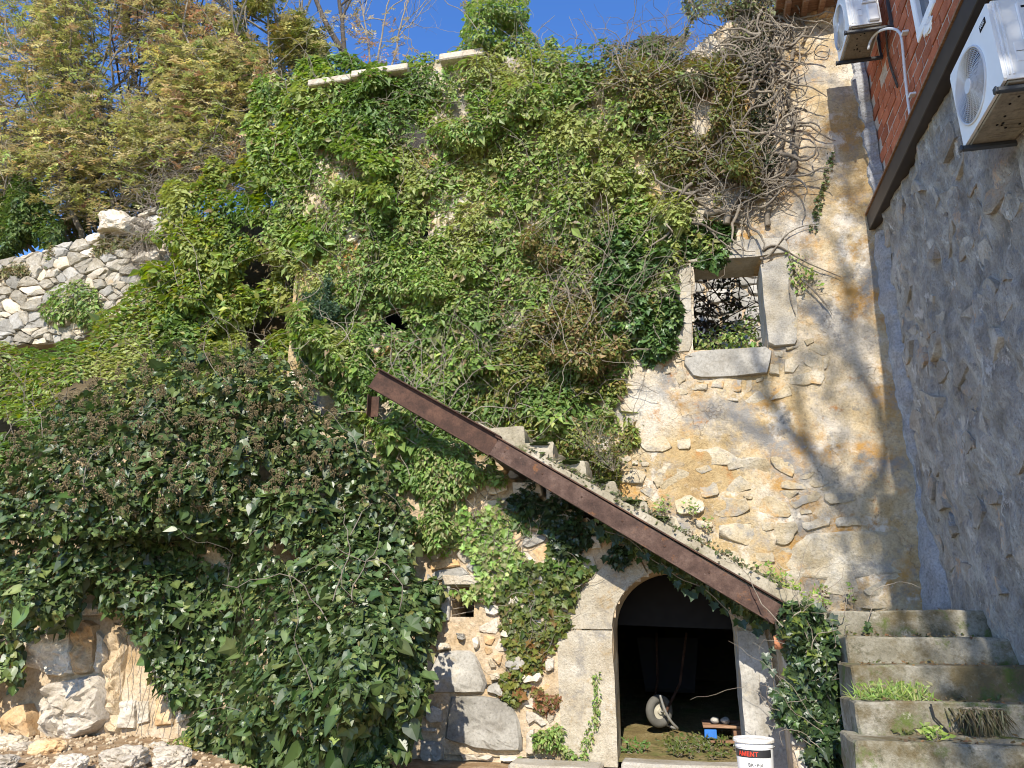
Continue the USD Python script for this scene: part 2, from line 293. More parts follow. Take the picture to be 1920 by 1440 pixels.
# ------------------------------------------------------------------ leaves
def T_ovate():
    v = np.array([[0, 0, 0], [-.27, .38, .07], [0, .45, -.03], [.27, .38, .07], [0, 1, -.10]]); f = np.array([[0, 2, 1], [0, 3, 2], [1, 2, 4], [2, 3, 4]]); return v, f
def T_slim():
    v = np.array([[0, 0, 0], [-.2, .42, .04], [.2, .42, .04], [0, 1, -.06]]); f = np.array([[0, 3, 1], [0, 2, 3]]); return v, f
def T_ivy():
    o = [(0, .0), (.22, -.10), (.44, .02), (.36, .22), (.56, .42), (.26, .55), (0, 1.0), (-.26, .55), (-.56, .42), (-.36, .22), (-.44, .02), (-.22, -.10)]
    v = np.array([[0, .32, -.05]]+[(x, y, .06*abs(x)*2-.10*max(0, y-.5)) for x, y in o]); f = np.array([[0, 1+i, 1+(i+1) % 12] for i in range(12)]); return v, f
def T_heart():
    o = [(0, .06), (.20, -.06), (.42, .10), (.44, .34), (.26, .66), (0, 1.0), (-.26, .66), (-.44, .34), (-.42, .10), (-.20, -.06)]
    v = np.array([[0, .36, -.06]]+[(x, y, .13*abs(x)-.12*max(0, y-.5)) for x, y in o]); f = np.array([[0, 1+i, 1+(i+1) % 10] for i in range(10)]); return v, f
def T_blade():
    v = np.array([[-.03, 0, 0], [.03, 0, 0], [-.022, .5, .05], [.022, .5, .05], [0, 1, -.12]]); f = np.array([[0, 1, 3], [0, 3, 2], [2, 3, 4]]); return v, f
TPL = dict(blade=T_blade(), ovate=T_ovate(), slim=T_slim(), ivy=T_ivy(), heart=T_heart())
def unit(a): return a/(np.linalg.norm(a, axis=-1, keepdims=True)+1e-9)
def leaf_geo(P, N, T, S, kind):
    v, f = TPL[kind]; N = unit(N); T = unit(T-(T*N).sum(1, keepdims=True)*N); U = np.cross(T, N)
    V = P[:, None]+S[:, None, None]*(v[None, :, :1]*U[:, None]+v[None, :, 1:2]*T[:, None]+v[None, :, 2:]*N[:, None])
    return V.reshape(-1, 3), (f[None]+(np.arange(len(P))*len(v))[:, None, None]).reshape(-1, 3), len(v)
def pick(rng, n, cols, w=None, spread=.18):
    cols = np.array(cols, float); w = None if w is None else np.array(w)/np.sum(w)
    c = cols[rng.choice(len(cols), n, p=w)]
    return np.clip(c*np.exp(rng.normal(0, spread, (n, 1)))*(1+rng.normal(0, .06, (n, 3))), .004, .9)

SC, OX, OY = 4, 240, 240      # raster of the picture plane used to lay out the climbers on their walls
GW, GH = (1920+2*OX)//SC, (1440+2*OY)//SC
def raster(poly):
    p = poly if isinstance(poly, (Polygon, shapely.MultiPolygon)) else Polygon(poly).buffer(0)
    yy, xx = np.mgrid[0:GH, 0:GW]; return shapely.contains_xy(p, xx.ravel()*SC-OX, yy.ravel()*SC-OY).reshape(GH, GW)
def smooth_noise(rng, sig):
    a = ndimage.gaussian_filter(rng.normal(0, 1, (GH, GW)), sig/SC); return a/a.std()
class Cushion:
    """the bumpy outer surface of a climber on the plane y = Y0"""
    def __init__(s, poly, Y0, depth, edge, seed, bumps=((70, .10), (28, .06), (14, .03)), gaps=0.0, gapsig=26, slope=None, rag=14):
        rng = np.random.default_rng(seed); s.rng = rng; s.Y0 = Y0
        m = raster(poly)
        d0 = ndimage.distance_transform_edt(m)*SC - ndimage.distance_transform_edt(~m)*SC
        d = d0 + rag*smooth_noise(rng, 16)+rag*.6*smooth_noise(rng, 40)
        m = d > 0; lab, nl = ndimage.label(m); area = np.bincount(lab.ravel()); area[0] = 0; m = m & (area[lab] > area.max()*.12); s.mask = m; s.d = d
        t = np.clip(d/edge, 0, 1); s.h = depth*np.sqrt(t)*(1-.0*t)
        for sig, amp in bumps: s.h = s.h+amp*smooth_noise(rng, sig)*np.clip(d/40, .15, 1)
        if slope is not None: s.h = s.h + slope
        s.h = np.maximum(s.h, .015)
        g = smooth_noise(rng, gapsig)
        s.p = m*np.clip(1-np.clip((g-(1.6-3*gaps))*2.5, 0, 1)*(gaps > 0), 0, 1)
        gy, gx = np.gradient(ndimage.gaussian_filter(s.h, 1.5)); k = Y0*1.12/F*SC
        s.nx, s.nz = -gx/k, gy/k
    def sample(s, n, layer=.10):
        p = s.p.ravel().astype(float); i = s.rng.choice(len(p), n, p=p/p.sum())
        iy, ix = np.divmod(i, GW); px = (ix+s.rng.random(n))*SC-OX; py = (iy+s.rng.random(n))*SC-OY
        h = s.h[iy, ix]; dep = s.rng.exponential(layer, n); hh = np.maximum(h-dep, .01)+s.rng.normal(0, .01, n)
        # the climbers hang on the wall: unproject to the wall plane, then move out
        P = at_many(px, py, s.Y0-hh)
        N = unit(np.column_stack([s.nx[iy, ix], -np.ones(n), s.nz[iy, ix]]))
        return P, N, dep, px, py
def climber(name, label, cush, n, size, kind, mat, cols, w=None, layer=.10, up=.5, rand=.45, droop=.8, tint=None, parent=None, group=None, category='climbing plant', parts=0, foliage='foliage', leafname='leaf', szvar=.25):
    rng = cush.rng; P, N, dep, px, py = cush.sample(n, layer)
    n_ = unit(N*.9+np.array([0, 0, up])+rng.normal(0, rand, P.shape))
    T = np.column_stack([rng.normal(0, .7, n), rng.normal(-.1, .35, n), rng.normal(-droop, .5, n)])
    S = size*np.exp(rng.normal(0, szvar, n)); col = pick(rng, n, cols, w)
    if tint is not None: col = tint(col, px, py, rng)
    t = parent or thing(name, label, category, group)
    rib = lambda c_, k_: (lambda a: (a.__setitem__((slice(None), 0), a[:, 0]*1.45), a.reshape(-1, 3))[1])(np.repeat(c_, k_, 0).reshape(len(c_), k_, 3)) if kind in ('ivy', 'heart') else np.repeat(c_, k_, 0)
    near = np.argsort(dep-.25*S/size*layer)[:parts] if parts else np.array([], int)
    rest = np.setdiff1d(np.arange(n), near)
    V, f, k = leaf_geo(P[rest], n_[rest], T[rest], S[rest], kind)
    obj(foliage, (V, f), mat, t, color=rib(col[rest], k), kind='stuff')
    for i in near:
        V, f, k = leaf_geo(P[[i]], n_[[i]], T[[i]], S[[i]], kind)
        obj(leafname, (V, f), mat, t, color=rib(col[[i]], k))
    return t
def stems(cush, t, count, mat, rng, length=(0.4, 1.4), rad=.006, off=.5, name='stem', dirz=1.0, wob=.35, seg=9, kind=None, join=True, n=5, twigs=0):
    P, N, dep, px, py = cush.sample(count, .02); bag = Bag()
    for i in range(count):
        L = rng.uniform(*length); p = P[i].copy(); d = unit(np.array([rng.normal(0, .6), 0, dirz*rng.uniform(.3, 1.2)])); path = [p.copy()]
        base = s_off = off
        for k in range(seg):
            d = unit(d+rng.normal(0, wob, 3)*np.array([1, .35, 1])); p = p+d*L/seg; p[1] = min(p[1], cush.Y0-.015); path.append(p.copy())
        r = rad*rng.uniform(.5, 1.4)*np.linspace(1, .45, len(path))
        tb = tube(path, r, n)
        if join: bag.add(tb)
        else: obj(name, tb, mat, t, True)
    if join: bag.build(name, mat, t, True, kind=kind)

# ================================================================== STRUCTURE: ground, hillside, cellar
def terrain(name, x0, x1, y0, y1, step, zf, mat):
    nx, ny = int((x1-x0)/step)+1, int((y1-y0)/step)+1
    gx, gy = np.meshgrid(np.linspace(x0, x1, nx), np.linspace(y0, y1, ny)); z = zf(gx, gy)
    V = np.column_stack([gx.ravel(), gy.ravel(), z.ravel()]); i, j = np.mgrid[0:ny-1, 0:nx-1]; a = (i*nx+j).ravel()
    return struct(name, (V, np.concatenate([np.column_stack([a, a+1, a+nx+1]), np.column_stack([a, a+nx+1, a+nx])])), mat, True)
def gz(x, y):
    far = np.clip((np.hypot(x, y)-9)/30, 0, 1)
    m = .10*np.exp(-((x+5.6)/1.6)**2)*np.clip((y-5.6)/1.2, 0, 1)
    return -.06+m+.05*fb(x, y, 1.3, 4, 3)*(1-far)-.25*far
terrain('ground', -9, 4, 1, 8.2, .07, gz, SOIL)
far_ = Polygon([(-260, -260), (260, -260), (260, 300), (-260, 300)]).difference(sbox(-8.9, 1.1, 3.9, 8.1))
fm = trimesh.creation.extrude_polygon(far_, .02, engine='earcut'); fm.apply_translation((0, 0, -.40)); struct('outer_ground', fm, SOIL)
def hz(x, y):
    t = np.clip((y-7.45)/2.35, 0, 1); back = np.clip(y-10.1, 0, 99)
    base = 2.55+2.25*t+.14*np.clip(-x-5, -1, 6)*0
    up = np.where(y > 9.85, 2.5+.10*np.clip(x+9, -3, 3), 0)
    return base+up+back*.42+.18*fb(x, y, .7, 4, 8)
terrain('hillside', -26, -4.35, 7.45, 40, .22, hz, HILL)
terrain('hillside', -4.9, 14, 13.2, 40, .4, lambda x, y: 4.0+(y-13)*.30+.2*fb(x, y, .7, 4, 5), HILL)
# cellar
cellar = thing('cellar_room', 'dark masonry cellar room behind the arched doorway', 'cellar', kind='structure')
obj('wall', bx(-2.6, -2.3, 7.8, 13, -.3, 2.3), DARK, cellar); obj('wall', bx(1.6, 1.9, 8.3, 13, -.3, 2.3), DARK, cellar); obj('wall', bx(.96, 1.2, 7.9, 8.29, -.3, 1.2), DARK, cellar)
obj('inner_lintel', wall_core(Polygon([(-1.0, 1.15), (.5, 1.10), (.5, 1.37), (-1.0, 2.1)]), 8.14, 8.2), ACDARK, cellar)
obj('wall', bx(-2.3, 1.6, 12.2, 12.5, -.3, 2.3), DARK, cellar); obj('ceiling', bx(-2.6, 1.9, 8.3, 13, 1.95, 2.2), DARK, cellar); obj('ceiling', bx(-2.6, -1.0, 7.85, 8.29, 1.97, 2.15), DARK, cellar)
def cz(x, y): return -.012+.085*np.clip(y-7.45, 0, 9)+.03*fb(x, y, 2.2, 4, 6)
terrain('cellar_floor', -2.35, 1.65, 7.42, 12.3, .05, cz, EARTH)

# ================================================================== RUIN FACADE
top_px = [(575, 152), (680, 140), (770, 128), (830, 112), (905, 96), (1040, 128), (1100, 118), (1150, 150), (1230, 135), (1290, 110), (1340, 60), (1400, 25), (1470, 14), (1580, 12)]
TOP = xz(top_px, YW)
fac = Polygon([(-4.62, 1.25), (2.52, 1.25), (2.52, TOP[-1][1])]+TOP[::-1]+[(-4.62, TOP[0][1])]).buffer(0)
HOLES = [Polygon(xz(p, YW)) for p in ([(1297, 661), (1303, 492), (1428, 484), (1440, 653)], [(693, 628), (697, 562), (795, 556), (800, 622)],
                                      [(733, 285), (737, 190), (800, 183), (798, 280)], [(748, 455), (752, 388), (806, 382), (806, 450)])]
SL = [[(1284, 671), (1304, 662), (1439, 653), (1447, 662), (1438, 702), (1378, 708), (1324, 710), (1302, 710), (1282, 687)]]
facade = thing('ruin_facade', 'tall ruined house front in flaking ochre plaster, half buried in climbers', 'ruined house')
core = fac.difference(unary_union(HOLES))
obj('wall', wall_core(core, YW+.03, YW+.48), RUBBLE, facade)
def fdisp(x, z): return .02+.08*fb(x, z, .8, 3, 2)+.075*fb(x, z, 3.2, 4, 4)+.035*np.abs(fb(x, z, 6, 3, 9))+.02*fb(x, z, 14, 3, 7)
zoom6 = lambda pts: [(1240+x/4.5, 440+y/4.5) for x, y in pts]
zoomb = lambda pts: [(880+x*.3229, 780+y*.3229) for x, y in pts]
small = [zoom6(p) for p in (
    [(95, 1030), (165, 1025), (185, 1080), (120, 1095)], [(85, 1130), (160, 1100), (225, 1230), (150, 1280), (100, 1200)], [(410, 1300), (430, 1225), (540, 1230), (525, 1310)],
    [(530, 1310), (560, 1235), (680, 1230), (680, 1340), (640, 1340)], [(690, 1330), (695, 1225), (770, 1220), (770, 1300), (740, 1335)], [(900, 1180), (915, 1070), (1000, 1070), (1000, 1200)],
    [(940, 980), (1035, 980), (1030, 1040), (960, 1035)], [(1040, 955), (1165, 935), (1165, 960), (1045, 990)], [(790, 1210), (870, 1200), (860, 1240), (795, 1255)],
    [(290, 1230), (370, 1235), (360, 1262), (300, 1255)], [(210, 1270), (300, 1262), (400, 1265), (400, 1320), (250, 1320)], [(1030, 1060), (1150, 1000), (1190, 1060), (1120, 1180), (1030, 1170)],
    [(45, 1040), (88, 1035), (92, 1090), (55, 1095)], [(10, 1120), (70, 1110), (90, 1180), (30, 1190)], [(420, 1160), (640, 1215), (520, 1222), (430, 1215)], [(1190, 900), (1280, 870), (1290, 920), (1220, 960)],
    [(1135, 440), (1195, 425), (1195, 520), (1140, 530)], [(560, 20), (700, 10), (720, 70), (570, 75)], [(740, 10), (860, 0), (890, 60), (750, 72)], [(430, 30), (545, 25), (540, 80), (470, 90)])]
small += [zoomb(p) for p in (
    [(1440, 640), (1520, 615), (1680, 620), (1745, 690), (1740, 740), (1640, 770), (1530, 740), (1450, 700)], [(1780, 690), (1830, 640), (1890, 640), (1890, 720), (1840, 760), (1770, 745)],
    [(1400, 500), (1480, 470), (1620, 480), (1640, 540), (1560, 590), (1430, 590)], [(1660, 500), (1740, 450), (1860, 510), (1880, 590), (1690, 590)], [(1330, 420), (1360, 380), (1440, 380), (1460, 460), (1350, 490)],
    [(1300, 310), (1390, 280), (1420, 320), (1340, 345)], [(980, 160), (1130, 120), (1190, 180), (1140, 220), (1010, 210)], [(940, 262), (985, 255), (985, 292), (940, 292)], [(992, 270), (1050, 265), (1050, 300), (1000, 302)],
    [(1060, 380), (1120, 330), (1140, 400), (1090, 430)], [(1580, 460), (1650, 465), (1650, 490), (1600, 488)], [(1300, 600), (1420, 610), (1420, 650), (1320, 660)], [(1180, 490), (1270, 455), (1375, 495), (1370, 570), (1200, 580)],
    [(1590, 790), (1780, 790), (1780, 850), (1600, 850)], [(1450, 790), (1560, 780), (1575, 850), (1470, 860)], [(1690, 630), (1770, 610), (1780, 660), (1740, 670)], [(1200, 300), (1290, 330), (1280, 380), (1200, 370)], [(860, 330), (960, 300), (1040, 330), (1010, 400), (880, 400)],
    [(1480, 250), (1580, 240), (1600, 300), (1500, 320)], [(1200, 140), (1290, 130), (1290, 200), (1210, 200)], [(1330, 680), (1420, 690), (1410, 740), (1340, 740)])]
zoom3 = lambda pts: [(1280+x/3, 960+y/3) for x, y in pts]
small += [zoom3(p) for p in ([(430, 50), (520, 55), (510, 110), (450, 110)], [(530, 60), (640, 50), (650, 110), (590, 180), (520, 180), (500, 120)], [(660, 30), (840, 20), (830, 80), (700, 110), (660, 90)], [(850, 30), (1000, 20), (1020, 80), (860, 90)],
                             [(650, -10), (720, -15), (740, 10), (660, 20)], [(990, 540), (1060, 510), (1150, 500), (1180, 545), (1000, 552)])]
# broken patches where the plaster has come away and the rubble shows
lost = unary_union([Polygon(xz(p, YW)).buffer(.035) for p in small if len(p) > 3]).buffer(.02)
jamb_zone = Polygon(xz([(1228, 670), (1235, 440), (1475, 440), (1500, 665), (1300, 712)], YW))
grid_skin(core, YW, .035, fdisp, PLASTER, 'plaster', facade)
rng = np.random.default_rng(11)
for k, p in enumerate(small):
    o = xz(p, YW); g = Polygon(o).buffer(-.008)
    if g.is_empty or g.geom_type != 'Polygon': continue
    cc_ = np.array(g.centroid.coords[0]); obj('stone', stone(np.array(g.exterior.coords)[:-1], YW-float(fdisp(cc_[:1], cc_[1:])[0]), rng.uniform(.006, .022), rng, 14, .09), BEDDED, facade, 45)
bed = Polygon(xz([(1165, 800), (1300, 830), (1450, 850), (1560, 900), (1690, 960), (1690, 1120), (1450, 1120), (1250, 980), (1160, 880)], YW)).union(Polygon(xz([(1245, 690), (1500, 690), (1520, 640), (1560, 660), (1540, 730), (1420, 760), (1260, 740)], YW)))
for g in getattr(bed, 'geoms', [bed]):
    for k, o in enumerate(cells(g, .26, .16, rng, .008, .6, 0, .2)):
        cc_ = o.mean(0)
        if lost.contains(Point(cc_)): continue
        obj('stone', stone(o, YW-float(fdisp(cc_[:1], cc_[1:])[0]), rng.uniform(-.012, .016), rng, 11, .09), BEDDED, facade, 45)
# a flush slab of grey render at the foot of the wall
p = [(1467, 1060), (1490, 1020), (1513, 1000), (1600, 996), (1680, 997), (1704, 1027), (1704, 1077), (1640, 1082), (1580, 1090), (1500, 1085)]
obj('render_patch', boulder(xz(p, YW), YW, .045, 91, 44, 10, .03, .93, 4, .03), BEDDED, facade, 40)
# stones that show through the climbers
thin = Polygon(xz([(600, 470), (780, 330), (1000, 260), (1130, 180), (1300, 150), (1400, 330), (1320, 420), (1080, 560), (1000, 640), (700, 640), (620, 560)], YW)).difference(unary_union(HOLES).buffer(.1))
for k, o in enumerate(cells(thin, .34, .2, rng, .012)):
    if rng.random() < .30: cc_ = o.mean(0); obj('stone', stone(o, YW-float(fdisp(cc_[:1], cc_[1:])[0]), rng.uniform(.0, .02), rng, 10, .09), (BEDDED, STONE, BEDDED)[k % 3], facade, 28)
# window surround
win = facade
def slab(px, Y0, proud, depth, seed, mat, parent, name, **kw):
    o = resample(xz(px, YW), 26); c = o.mean(0); V, f = [], []; k = 26
    for s, y in ((1, Y0+depth), (1, Y0-proud+.012), (.985, Y0-proud), (.7, Y0-proud-.002), (.35, Y0-proud)):
        r = c+(o-c)*s; V.append(np.column_stack([r[:, 0], np.full(k, y), r[:, 1]]))
    V = np.vstack(V+[[[c[0], Y0-proud, c[1]]]]); V[:, 1] += (meshkit.fbm(V*6, 3, seed)-.5)*.012*(V[:, 1] < Y0); V[:, [0, 2]] += ((meshkit.fbm(V*5+9, 3, seed+3)-.5)*.022)[:, None]
    for a in range(4):
        for i in range(k):
            j = (i+1) % k; f += [(a*k+i, a*k+j, (a+1)*k+j), (a*k+i, (a+1)*k+j, (a+1)*k+i)]
    for i in range(k): f.append((4*k+i, 4*k+(i+1) % k, 5*k))
    m = trimesh.Trimesh(V, f, process=False)
    if m.face_normals[-k:, 1].mean() > 0: m.invert()
    return obj(name, m, mat, parent, 35, **kw)
slab([(1425, 499), (1479, 480), (1487, 520), (1493, 564), (1494, 640), (1498, 648), (1441, 653), (1434, 590)], YW, .05, .46, 1, DRESSED, facade, 'window_jamb', label='pale upright stone on the right side of the window')
slab([(1235, 667), (1240, 500), (1296, 496), (1297, 661)], YW, .05, .46, 2, DRESSED, facade, 'window_jamb')
slab([(1262, 497), (1303, 492), (1347, 464), (1362, 456), (1440, 450), (1474, 450), (1478, 479), (1452, 478), (1428, 484)], YW, .055, .46, 3, DRESSED, facade, 'window_lintel')
slab(SL[0], YW, .065, .30, 4, STONE_G, facade, 'window_sill')
# left flank of the front and the earth packed behind its left half
obj('wall', bx(-4.6, -4.25, YW+.49, 11, 1.2, 8.4), RUBBLE, facade, label='rubble side wall on the left flank')
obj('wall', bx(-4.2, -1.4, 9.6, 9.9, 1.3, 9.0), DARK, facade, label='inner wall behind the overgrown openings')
# ruined back wall seen through the window
backw = thing('inner_ruin_wall', 'rubble stone wall with dead creeper seen through the empty stone window', 'wall')
bp = sbox(-1.6, 1.4, 3.4, 9.2); BY = 12.6
obj('wall', wall_core(bp, BY, BY+.4), RUBBLE, backw)
for k, o in enumerate(cells(sbox(-.2, 5.0, 2.7, 8.3), .36, .2, rng)):
    obj('stone', stone(o, BY, rng.uniform(.03, .07), rng, 10), STONE_G, backw, 50)
obj('wall', bx(-1.6, -1.25, 8.75, 12.5, 1.4, 6.0), RUBBLE, backw); obj('wall', bx(2.62, 2.9, 8.72, 12.5, 1.4, 6.0), RUBBLE, backw)
# coping slabs
def cop(px, Y0, y1, lab):
    t = obj('coping_slab', cbx(px[0][0], px[1][0], Y0, y1, px[0][1], px[1][1], .012), STONE_W, None); data(t, label=lab, category='stone slab')
a, b = at(588, 143, Y=7.95), at(763, 128, Y=7.95)
t = thing('coping_slab', 'long pale stone slab on the overgrown wall top, left of the two', 'stone slab')
obj('slab', cbx(a[0]+.55, b[0], 7.95, 8.7, b[2], b[2]+.10, .012), STONE_W, t); obj('slab', cbx(a[0]-.1, a[0]+.53, 7.98, 8.7, b[2]-.015, b[2]+.085, .012), STONE_W, t)
a, b = at(822, 112, Y=8.0), at(905, 98, Y=8.0)
t = obj('coping_slab', cbx(a[0], b[0], 8.0, 8.7, b[2]-.02, b[2]+.09, .015), STONE_W); data(t, label='shorter broken pale slab half hidden by sprouts on the wall top', category='stone slab')
# eave, clay lump, wire ring at the top right
t = thing('eave', 'weathered wooden eave board above the top of the plaster wall', 'roof eave')
a, b = at(1455, 14, Y=8.0), at(1575, 6, Y=8.0)
obj('board', cbx(a[0], 2.45, 7.86, 8.66, a[2]+.02, a[2]+.07), WOOD, t); obj('board', cbx(a[0]+.03, 2.45, 7.80, 7.85, a[2]+.0, a[2]+.16), WOOD, t)
for k in range(4): obj('rafter', cbx(a[0]+.1+k*.2, a[0]+.17+k*.2, 7.9, 8.6, a[2]-.06, a[2]+.015), WOOD, t)
o = xz([(1518, 24), (1530, 15), (1560, 14), (1572, 22), (1566, 33), (1540, 36), (1522, 34)], YW); t = obj('mortar_lump', boulder(o, YW, .09, 17, 22, 4, .05), STONE_O, None, 50); data(t, label='crumbling orange clay lump under the eave', category='mortar lump')
c = at(1541, 97, Y=YW-.05); th = np.linspace(.5, 2*np.pi+.1, 26); P = np.column_stack([c[0]+.085*np.cos(th), np.full(26, YW-.06)-.02*np.sin(th), c[2]+.075*np.sin(th)+.01*np.cos(3*th)])
t = obj('wire_ring', tube(P, .005, 5), BRACK, None, True); data(t, label='thin black wire loop hanging on the plaster near the wall top', category='wire')

# ================================================================== CELLAR WALL WITH ARCH
AX0, AX1 = -.615, .49; AXC = (AX0+AX1)/2; AR = (AX1-AX0)/2; ZSP = 1.09
th = np.linspace(0, np.pi, 25); arch = Polygon([(AX1, -.4), (AX1, ZSP)]+[(AXC+AR*np.cos(a), ZSP+AR*.96*np.sin(a)) for a in th]+[(AX0, ZSP), (AX0, -.4)])
vent = Polygon(xz([(845, 1160), (845, 1101), (890, 1098), (892, 1158)], YA))
def stair_z(x): return 2.86-(x+1.67)*.5875      # top line of the beam at YB
lowtop = [(1.32, stair_z(1.32)+.2), (-1.8, stair_z(-1.8)-.28), (-2.3, 3.0), (-4.6, 3.45), (-13, 3.3)]
lw = Polygon([(-13, -.6), (1.32, -.6), (1.32, 1.18), (.5, stair_z(.5)-.24), (-1.8, stair_z(-1.8)-.28), (-2.1, 2.9), (-4.6, 3.15), (-13, 2.8)])
lcore = lw.difference(arch).difference(vent)
cw = thing('cellar_wall', 'rubble stone wall with an arched cellar doorway under the stone stair', 'wall')
obj('wall', wall_core(lcore, YA+.03, YA+.55), RUBBLE, cw)
def ldisp(x, z): return .005+.05*fb(x, z, 1.3, 3, 5)+.045*fb(x, z, 4.5, 4, 6)+.02*fb(x, z, 14, 3, 1)
JL = [(1050, 1425), (1052, 1300), (1048, 1190), (1085, 1180), (1149, 1182), (1153, 1300), (1157, 1425)]
fq = lambda pts: xz(pts, YA)
z3b = lambda pts: [(780+x/3.6, 1040+y/3.6) for x, y in pts]
BIG = [z3b(p) for p in ([(30, 940), (90, 800), (150, 660), (260, 640), (380, 640), (440, 740), (490, 860), (465, 930), (250, 935)], [(475, 920), (500, 865), (560, 855), (610, 930), (630, 965), (540, 945)],
      [(240, 952), (440, 948), (560, 965), (640, 1000), (700, 1100), (722, 1250), (722, 1330), (560, 1330), (380, 1300), (190, 1250), (215, 1080)], [(50, 1040), (130, 1010), (195, 1060), (180, 1130), (90, 1140)],
      [(40, 1160), (150, 1165), (150, 1195), (60, 1192)], [(30, 1250), (170, 1255), (200, 1300), (190, 1400), (30, 1400)], [(742, 1200), (800, 1150), (805, 1360), (742, 1350)], [(380, 565), (430, 542), (440, 620), (400, 650)],
      [(270, 520), (330, 530), (345, 580), (290, 575)], [(130, 590), (230, 590), (250, 640), (140, 650)], [(300, 1340), (520, 1345), (540, 1380), (310, 1390)], [(560, 1350), (700, 1350), (700, 1390), (570, 1395)], [(700, 680), (610, 700), (600, 760), (690, 790), (760, 740)], [(700, 800), (850, 790), (860, 850), (720, 870)], [(870, 700), (940, 690), (940, 780), (880, 800)], [(500, 800), (560, 790), (590, 840), (510, 850)])]
zb2 = lambda p: zoomb(p)
BIG += [zoomb(p) for p in ([(500, 690), (640, 660), (660, 740), (560, 770)], [(690, 700), (780, 690), (770, 770), (700, 780)], [(490, 540), (620, 520), (640, 640), (520, 670)], [(250, 390), (420, 380), (430, 480), (270, 520)], [(440, 400), (600, 470), (600, 510), (450, 510)], [(60, 340), (220, 380), (230, 450), (120, 470)], [(300, 530), (470, 530), (480, 640), (360, 620)], [(480, 820), (640, 840), (600, 900), (490, 880)])]
arch_ring = Polygon([(AXC+(AR+.37)*np.cos(a), ZSP+(AR+.26)*np.sin(a)) for a in np.linspace(.42, np.pi, 30)]+[(AXC+AR*np.cos(a), ZSP+AR*.96*np.sin(a)) for a in np.linspace(np.pi, .42, 30)])
skinless = unary_union([Polygon(fq(p)).buffer(.01) for p in BIG]+[arch_ring]+[Polygon(fq(JL))])
grid_skin(lcore.intersection(sbox(-8.5, -.4, 1.3, 3.4)).difference(skinless.buffer(-.03)), YA, .04, ldisp, RUBBLE, 'mortar', cw)
for k, p in enumerate(BIG):
    g = Polygon(fq(p)).buffer(-.006)
    if g.geom_type != 'Polygon' or g.is_empty: continue
    big = g.area > .06
    m = boulder(np.array(g.exterior.coords)[:-1], YA, .07, 40+k, 40, 9, .035, .88, 5, .06) if big else stone(np.array(g.exterior.coords)[:-1], YA, .06, rng)
    obj('stone', m, (STONE_G, STONE, STONE_W, STONE)[k % 4] if k > 5 else STONE_G, cw, 28)
free = Polygon(fq([(800, 880), (960, 880), (1130, 1010), (1110, 1090), (1145, 1180), (1040, 1200), (1045, 1420), (990, 1420), (985, 1330), (925, 1270), (890, 1170), (900, 1090), (800, 1090)])).difference(unary_union([Polygon(fq(p)).buffer(.03) for p in BIG]).union(vent.buffer(.08)).union(arch_ring.buffer(.02)))
for g in getattr(free, 'geoms', [free]):
    for k, o in enumerate(cells(g, .22, .13, rng, .012)):
        obj('stone', stone(o, YA, rng.uniform(.015, .045), rng, 10), (STONE_W, STONE, STONE_O, STONE_G)[int(rng.integers(0, 4))], cw, 28)
PY = 6.93; pier_zone = sbox(.80, -.1, 1.205, 1.2); obj('pier', cbx(.81, 1.20, PY+.02, YA+.2, -.3, 1.19, .02), RUBBLE, cw)
for k, o in enumerate(cells(pier_zone, .26, .2, rng, .008)):
    obj('stone', stone(o, PY+.02, rng.uniform(.02, .05), rng, 11), (STONE_G, STONE)[k % 2], cw, 28)
# arch stones: two long curved ones as in the photograph, and the door jambs
def ring_stone(a0, a1, w0, w1, seed, name):
    k = 14; aa = np.linspace(a0, a1, k)
    outer = [(AXC+(AR+w)*np.cos(a), ZSP+(AR*.96+w*.8)*np.sin(a)) for a, w in zip(aa, np.linspace(w0, w1, k))]; inner = [(AXC+AR*np.cos(a), ZSP+AR*.96*np.sin(a)) for a in aa[::-1]]
    g = Polygon(outer+inner).buffer(-.004)
    m = wall_core(g, YA-.022, YA+.42); m = m.subdivide().subdivide().subdivide()
    v = m.vertices.copy(); fr = v[:, 1] < YA; v[fr, 1] += (meshkit.fbm(v[fr]*4, 4, seed)-.5)*.06
    obj(name, (v, m.faces), JAMB, cw)
ring_stone(np.pi-.005, 1.95, .40, .30, 3, 'arch_stone'); ring_stone(1.94, 1.02, .30, .25, 5, 'arch_stone'); ring_stone(1.01, .01, .25, .33, 8, 'arch_stone')
def jamb(px, seed, front, mat, lab):
    g = Polygon(px); x0, z0, x1, z1 = g.bounds
    m = wall_core(g, YA-front, YA+.42); m = m.subdivide().subdivide().subdivide()
    v = m.vertices.copy(); fr = v[:, 1] < YA
    v[:, 1] += (meshkit.fbm(v*4, 4, seed)-.5)*.05*fr; v[:, 0] += (meshkit.fbm(v*3+7, 3, seed)-.5)*.035
    obj('door_jamb', (v, m.faces), mat, cw, label=lab)
jamb([(-1.10, -.05), (-1.11, .6), (-1.13, 1.05), (-.96, 1.085), (AX0, 1.083), (AX0+.0, .5), (AX0+.01, -.05)], 4, .055, JAMB, 'broad pale sunlit stone upright left of the cellar door')
jamb([(AX1, -.05), (AX1-.005, .6), (AX1, 1.085), (.72, 1.085), (.80, .5), (.84, -.05)], 6, .05, STONE_G, 'mottled grey stone upright right of the cellar door')
obj('vent_lintel', cbx(-2.26, -1.86, YA-.05, YA+.3, vent.bounds[3]+.004, vent.bounds[3]+.10), STONE_W, cw); obj('vent_jamb', cbx(vent.bounds[0]-.10, vent.bounds[0], YA-.03, YA+.3, vent.bounds[1]-.02, vent.bounds[3]), STONE_G, cw)
